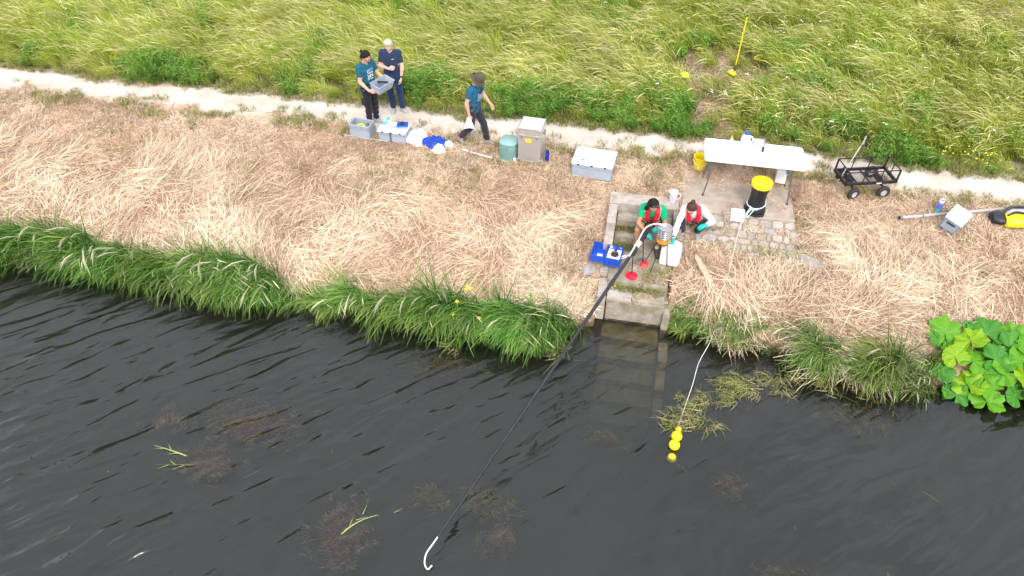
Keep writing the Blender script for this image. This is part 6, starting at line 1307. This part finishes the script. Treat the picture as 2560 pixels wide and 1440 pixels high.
# submerged weeds
WEEDM = [blade_mat('water_weed_brown', (.05, .034, .02), (.12, .083, .05), (.20, .14, .085), (.25, .18, .10), trans=.1, bright=.4), blade_mat('water_weed_olive', (.045, .038, .02), (.10, .088, .04), (.16, .14, .055), (.20, .17, .07), trans=.1, bright=.4)]
def weed(label, u, v, su, sv, az, depth, n, seed, mi=0, ln=(.05, .16)):
    r = np.random.default_rng(seed); parts = []
    for k_ in range(n):
        x, y = r.normal(0, su * .42), r.normal(0, sv * .42); b = blades(12, seed * 1000 + k_, ln, (.004, .008), .06, (.9, 1.7), (-.2, .6), (az + r.normal(0, .5), .45), 4, 'straw'); V = b[0].copy(); V[:, 0] += x; V[:, 1] += y; V[:, 2] = np.minimum(V[:, 2] * .6 - depth * r.uniform(.1, 1.7), -.008); parts.append((V, *b[1:]))
    d = merge(*parts); me = blade_mesh('water_weed', d, WEEDM[mi])
    for nm, val in (('tint', .15), ('lum', 1.0)): at = me.attributes.new(nm, 'FLOAT', 'POINT'); at.data.foreach_set('value', np.full(len(d[0]), val, np.float32))
    return tag(link('water_weed', me, None, None, (u, v, 0)), label, 'water weed', 'water weed beds under the surface')
weed('small brown weed clump under water at the far left, left of the largest bed', -6.62, 5.28, .28, .26, R(120), .07, 46, 1)
weed('largest dark brown weed bed under water at the left', -5.25, 5.52, .80, .44, R(200), .07, 190, 2)
weed('brown weed bed below the largest one, with green stems on top', -5.60, 4.66, .48, .30, R(165), .05, 100, 3)
weed('long brown weed bed under water at the bottom, left of the pole tip', -3.15, 4.02, .42, .55, R(170), .05, 170, 4)
weed('olive weed bed under water beside the lower pole', -1.30, 4.85, .44, .22, R(160), .06, 90, 5, 1)
weed('thin olive weed strand under water left of the lower pole', -2.12, 4.78, .34, .14, R(175), .07, 46, 6, 1)
weed('faint brown weed right of the lower pole', -1.05, 4.45, .30, .22, R(250), .16, 60, 12, 0)
weed('faint weed patch under water just right of the pole middle', .28, 6.35, .32, .16, R(170), .14, 46, 7, 1)
weed('olive weed streak under water at the lower right', 2.95, 4.62, .50, .13, R(165), .08, 56, 8, 1)
weed('faint brown weed patch under water at the right', 2.15, 5.85, .28, .2, R(180), .16, 44, 9, 0)
weed('pale weed mat under water below the left bank grass', -2.6, 7.35, .7, .3, R(200), .10, 90, 10, 1)
weed('pale weed mat under water by the floating stems', 4.1, 7.55, .7, .28, R(200), .12, 90, 11, 1)
# green stems lying on the weed beds
for i, (x, y, a0, lab) in enumerate(((-5.95, 4.72, 170, 'pale green reed stem floating over the weed bed at the left'), (-5.75, 4.60, 190, 'curved pale green reed stem on the lower left weed bed'), (-3.2, 4.0, 60, 'pale green reed stem on the bottom weed bed'), (-.55, 7.95, 235, 'broad green reed leaf trailing into the water left of the pole'), (-.95, 8.05, 215, 'long green reed leaf trailing from the bank grass'))):
    t = thing('reed_stem', lab, 'reed', (x, y, .012 if i < 3 else .10), (0, 0 if i < 3 else R(7), R(a0)), group='single reed stems on the water'); L_ = .55 if i < 3 else .75
    d = blades(1, 950 + i, (L_, L_ + .01), (.02, .022) if i < 3 else (.035, .04), .0, (1.50, 1.52), (0, .06), (0, .02), 6); V, F = d[0], d[1]; m = MB(); m.add([tuple(p) for p in V] + [(p[0], p[1], p[2] - .003) for p in V], [tuple(f) for f in F] + [tuple(len(V) + q for q in f[::-1]) for f in F]); m.build('blade', pmat('reed_green', (.30, .36, .11), .7, var=.2), t)
    for q in range(3 if i < 3 else 1): MB().add([(.15 + .12 * q, 0, 0), (.30 + .12 * q, .08 * (-1) ** q, .004), (.15 + .12 * q, .014, 0), (.15 + .12 * q, 0, -.003), (.30 + .12 * q, .08 * (-1) ** q, .001), (.15 + .12 * q, .014, -.003)], [(0, 1, 2), (5, 4, 3), (0, 3, 4, 1), (1, 4, 5, 2), (2, 5, 3, 0)]).build('side_leaf', pmat('reed_green', (.30, .42, .07)), t)

# ---- tree belt beyond the meadow, upstream: out of the frame, mirrored in the ripples
tb = np.random.default_rng(77); TV, TF, Tt, Tb = [], [], [], []; base = 0
trunks = MB()
for k_ in range(16):
    x, y = -46 + 3.0 * k_ + tb.normal(0, .8), 33 + tb.normal(0, 2.0); hh = tb.uniform(14, 19); z0 = gz(x, y); rad = tb.uniform(2.6, 3.8)
    if x > -3: continue
    trunks.tube([(x, y, z0 - .3), (x + .2, y, z0 + hh * .4), (x, y + .3, z0 + hh * .8)], [.38, .26, .08], 8)
    for b_ in range(5): a = tb.uniform(0, 6.28); trunks.tube([(x + .1, y, z0 + hh * (.3 + .1 * b_)), (x + math.cos(a) * rad * .7, y + math.sin(a) * rad * .7, z0 + hh * (.42 + .1 * b_))], [.12, .04], 6)
    m_ = 900; ph = tb.uniform(0, 6.28, m_); ct = tb.uniform(-1, 1, m_); rr = tb.uniform(.55, 1, m_) ** .5; sn = np.sqrt(1 - ct ** 2); lump = 1 + .25 * np.sin(3 * ph + k_) * np.sin(4 * ct + k_)
    C = np.stack([x + rad * rr * lump * sn * np.cos(ph), y + rad * rr * lump * sn * np.sin(ph), z0 + hh * .60 + hh * .40 * rr * lump * ct], 1)
    A_ = tb.normal(0, 1, (m_, 3)); A_ /= np.linalg.norm(A_, axis=1)[:, None]; B_ = np.cross(A_, tb.normal(0, 1, (m_, 3))); B_ /= np.linalg.norm(B_, axis=1)[:, None]; sz = tb.uniform(.25, .55, m_)[:, None]
    Q = np.stack([C - A_ * sz, C - B_ * sz * .6, C + A_ * sz, C + B_ * sz * .6], 1).reshape(-1, 3); TV.append(Q); TF.append(base + np.arange(m_ * 4).reshape(-1, 4)); base += m_ * 4; Tt.append(np.repeat(.3 + .4 * rr, 4)); Tb.append(np.repeat(tb.random(m_), 4))
M_TREE = blade_mat('tree_leaf', (.02, .035, .008), (.04, .07, .014), (.06, .11, .02), (.09, .12, .03), trans=.25)
TVc = np.concatenate(TV); me = blade_mesh('tree_belt', (TVc, np.concatenate(TF), np.concatenate(Tt), np.concatenate(Tb), np.zeros(len(TVc))), M_TREE)
for nm, val in (('tint', .1), ('lum', 1.0)): at = me.attributes.new(nm, 'FLOAT', 'POINT'); at.data.foreach_set('value', np.full(len(TVc), val, np.float32))
belt = tag(link('tree_belt', me), 'dark green belt of tall trees far beyond the meadow', 'trees', kind='stuff')
trunks.build('trunks', pmat('tree_bark', (.10, .075, .055), .9, scale=6, bump=.4), belt, smooth=True)['kind'] = 'stuff'
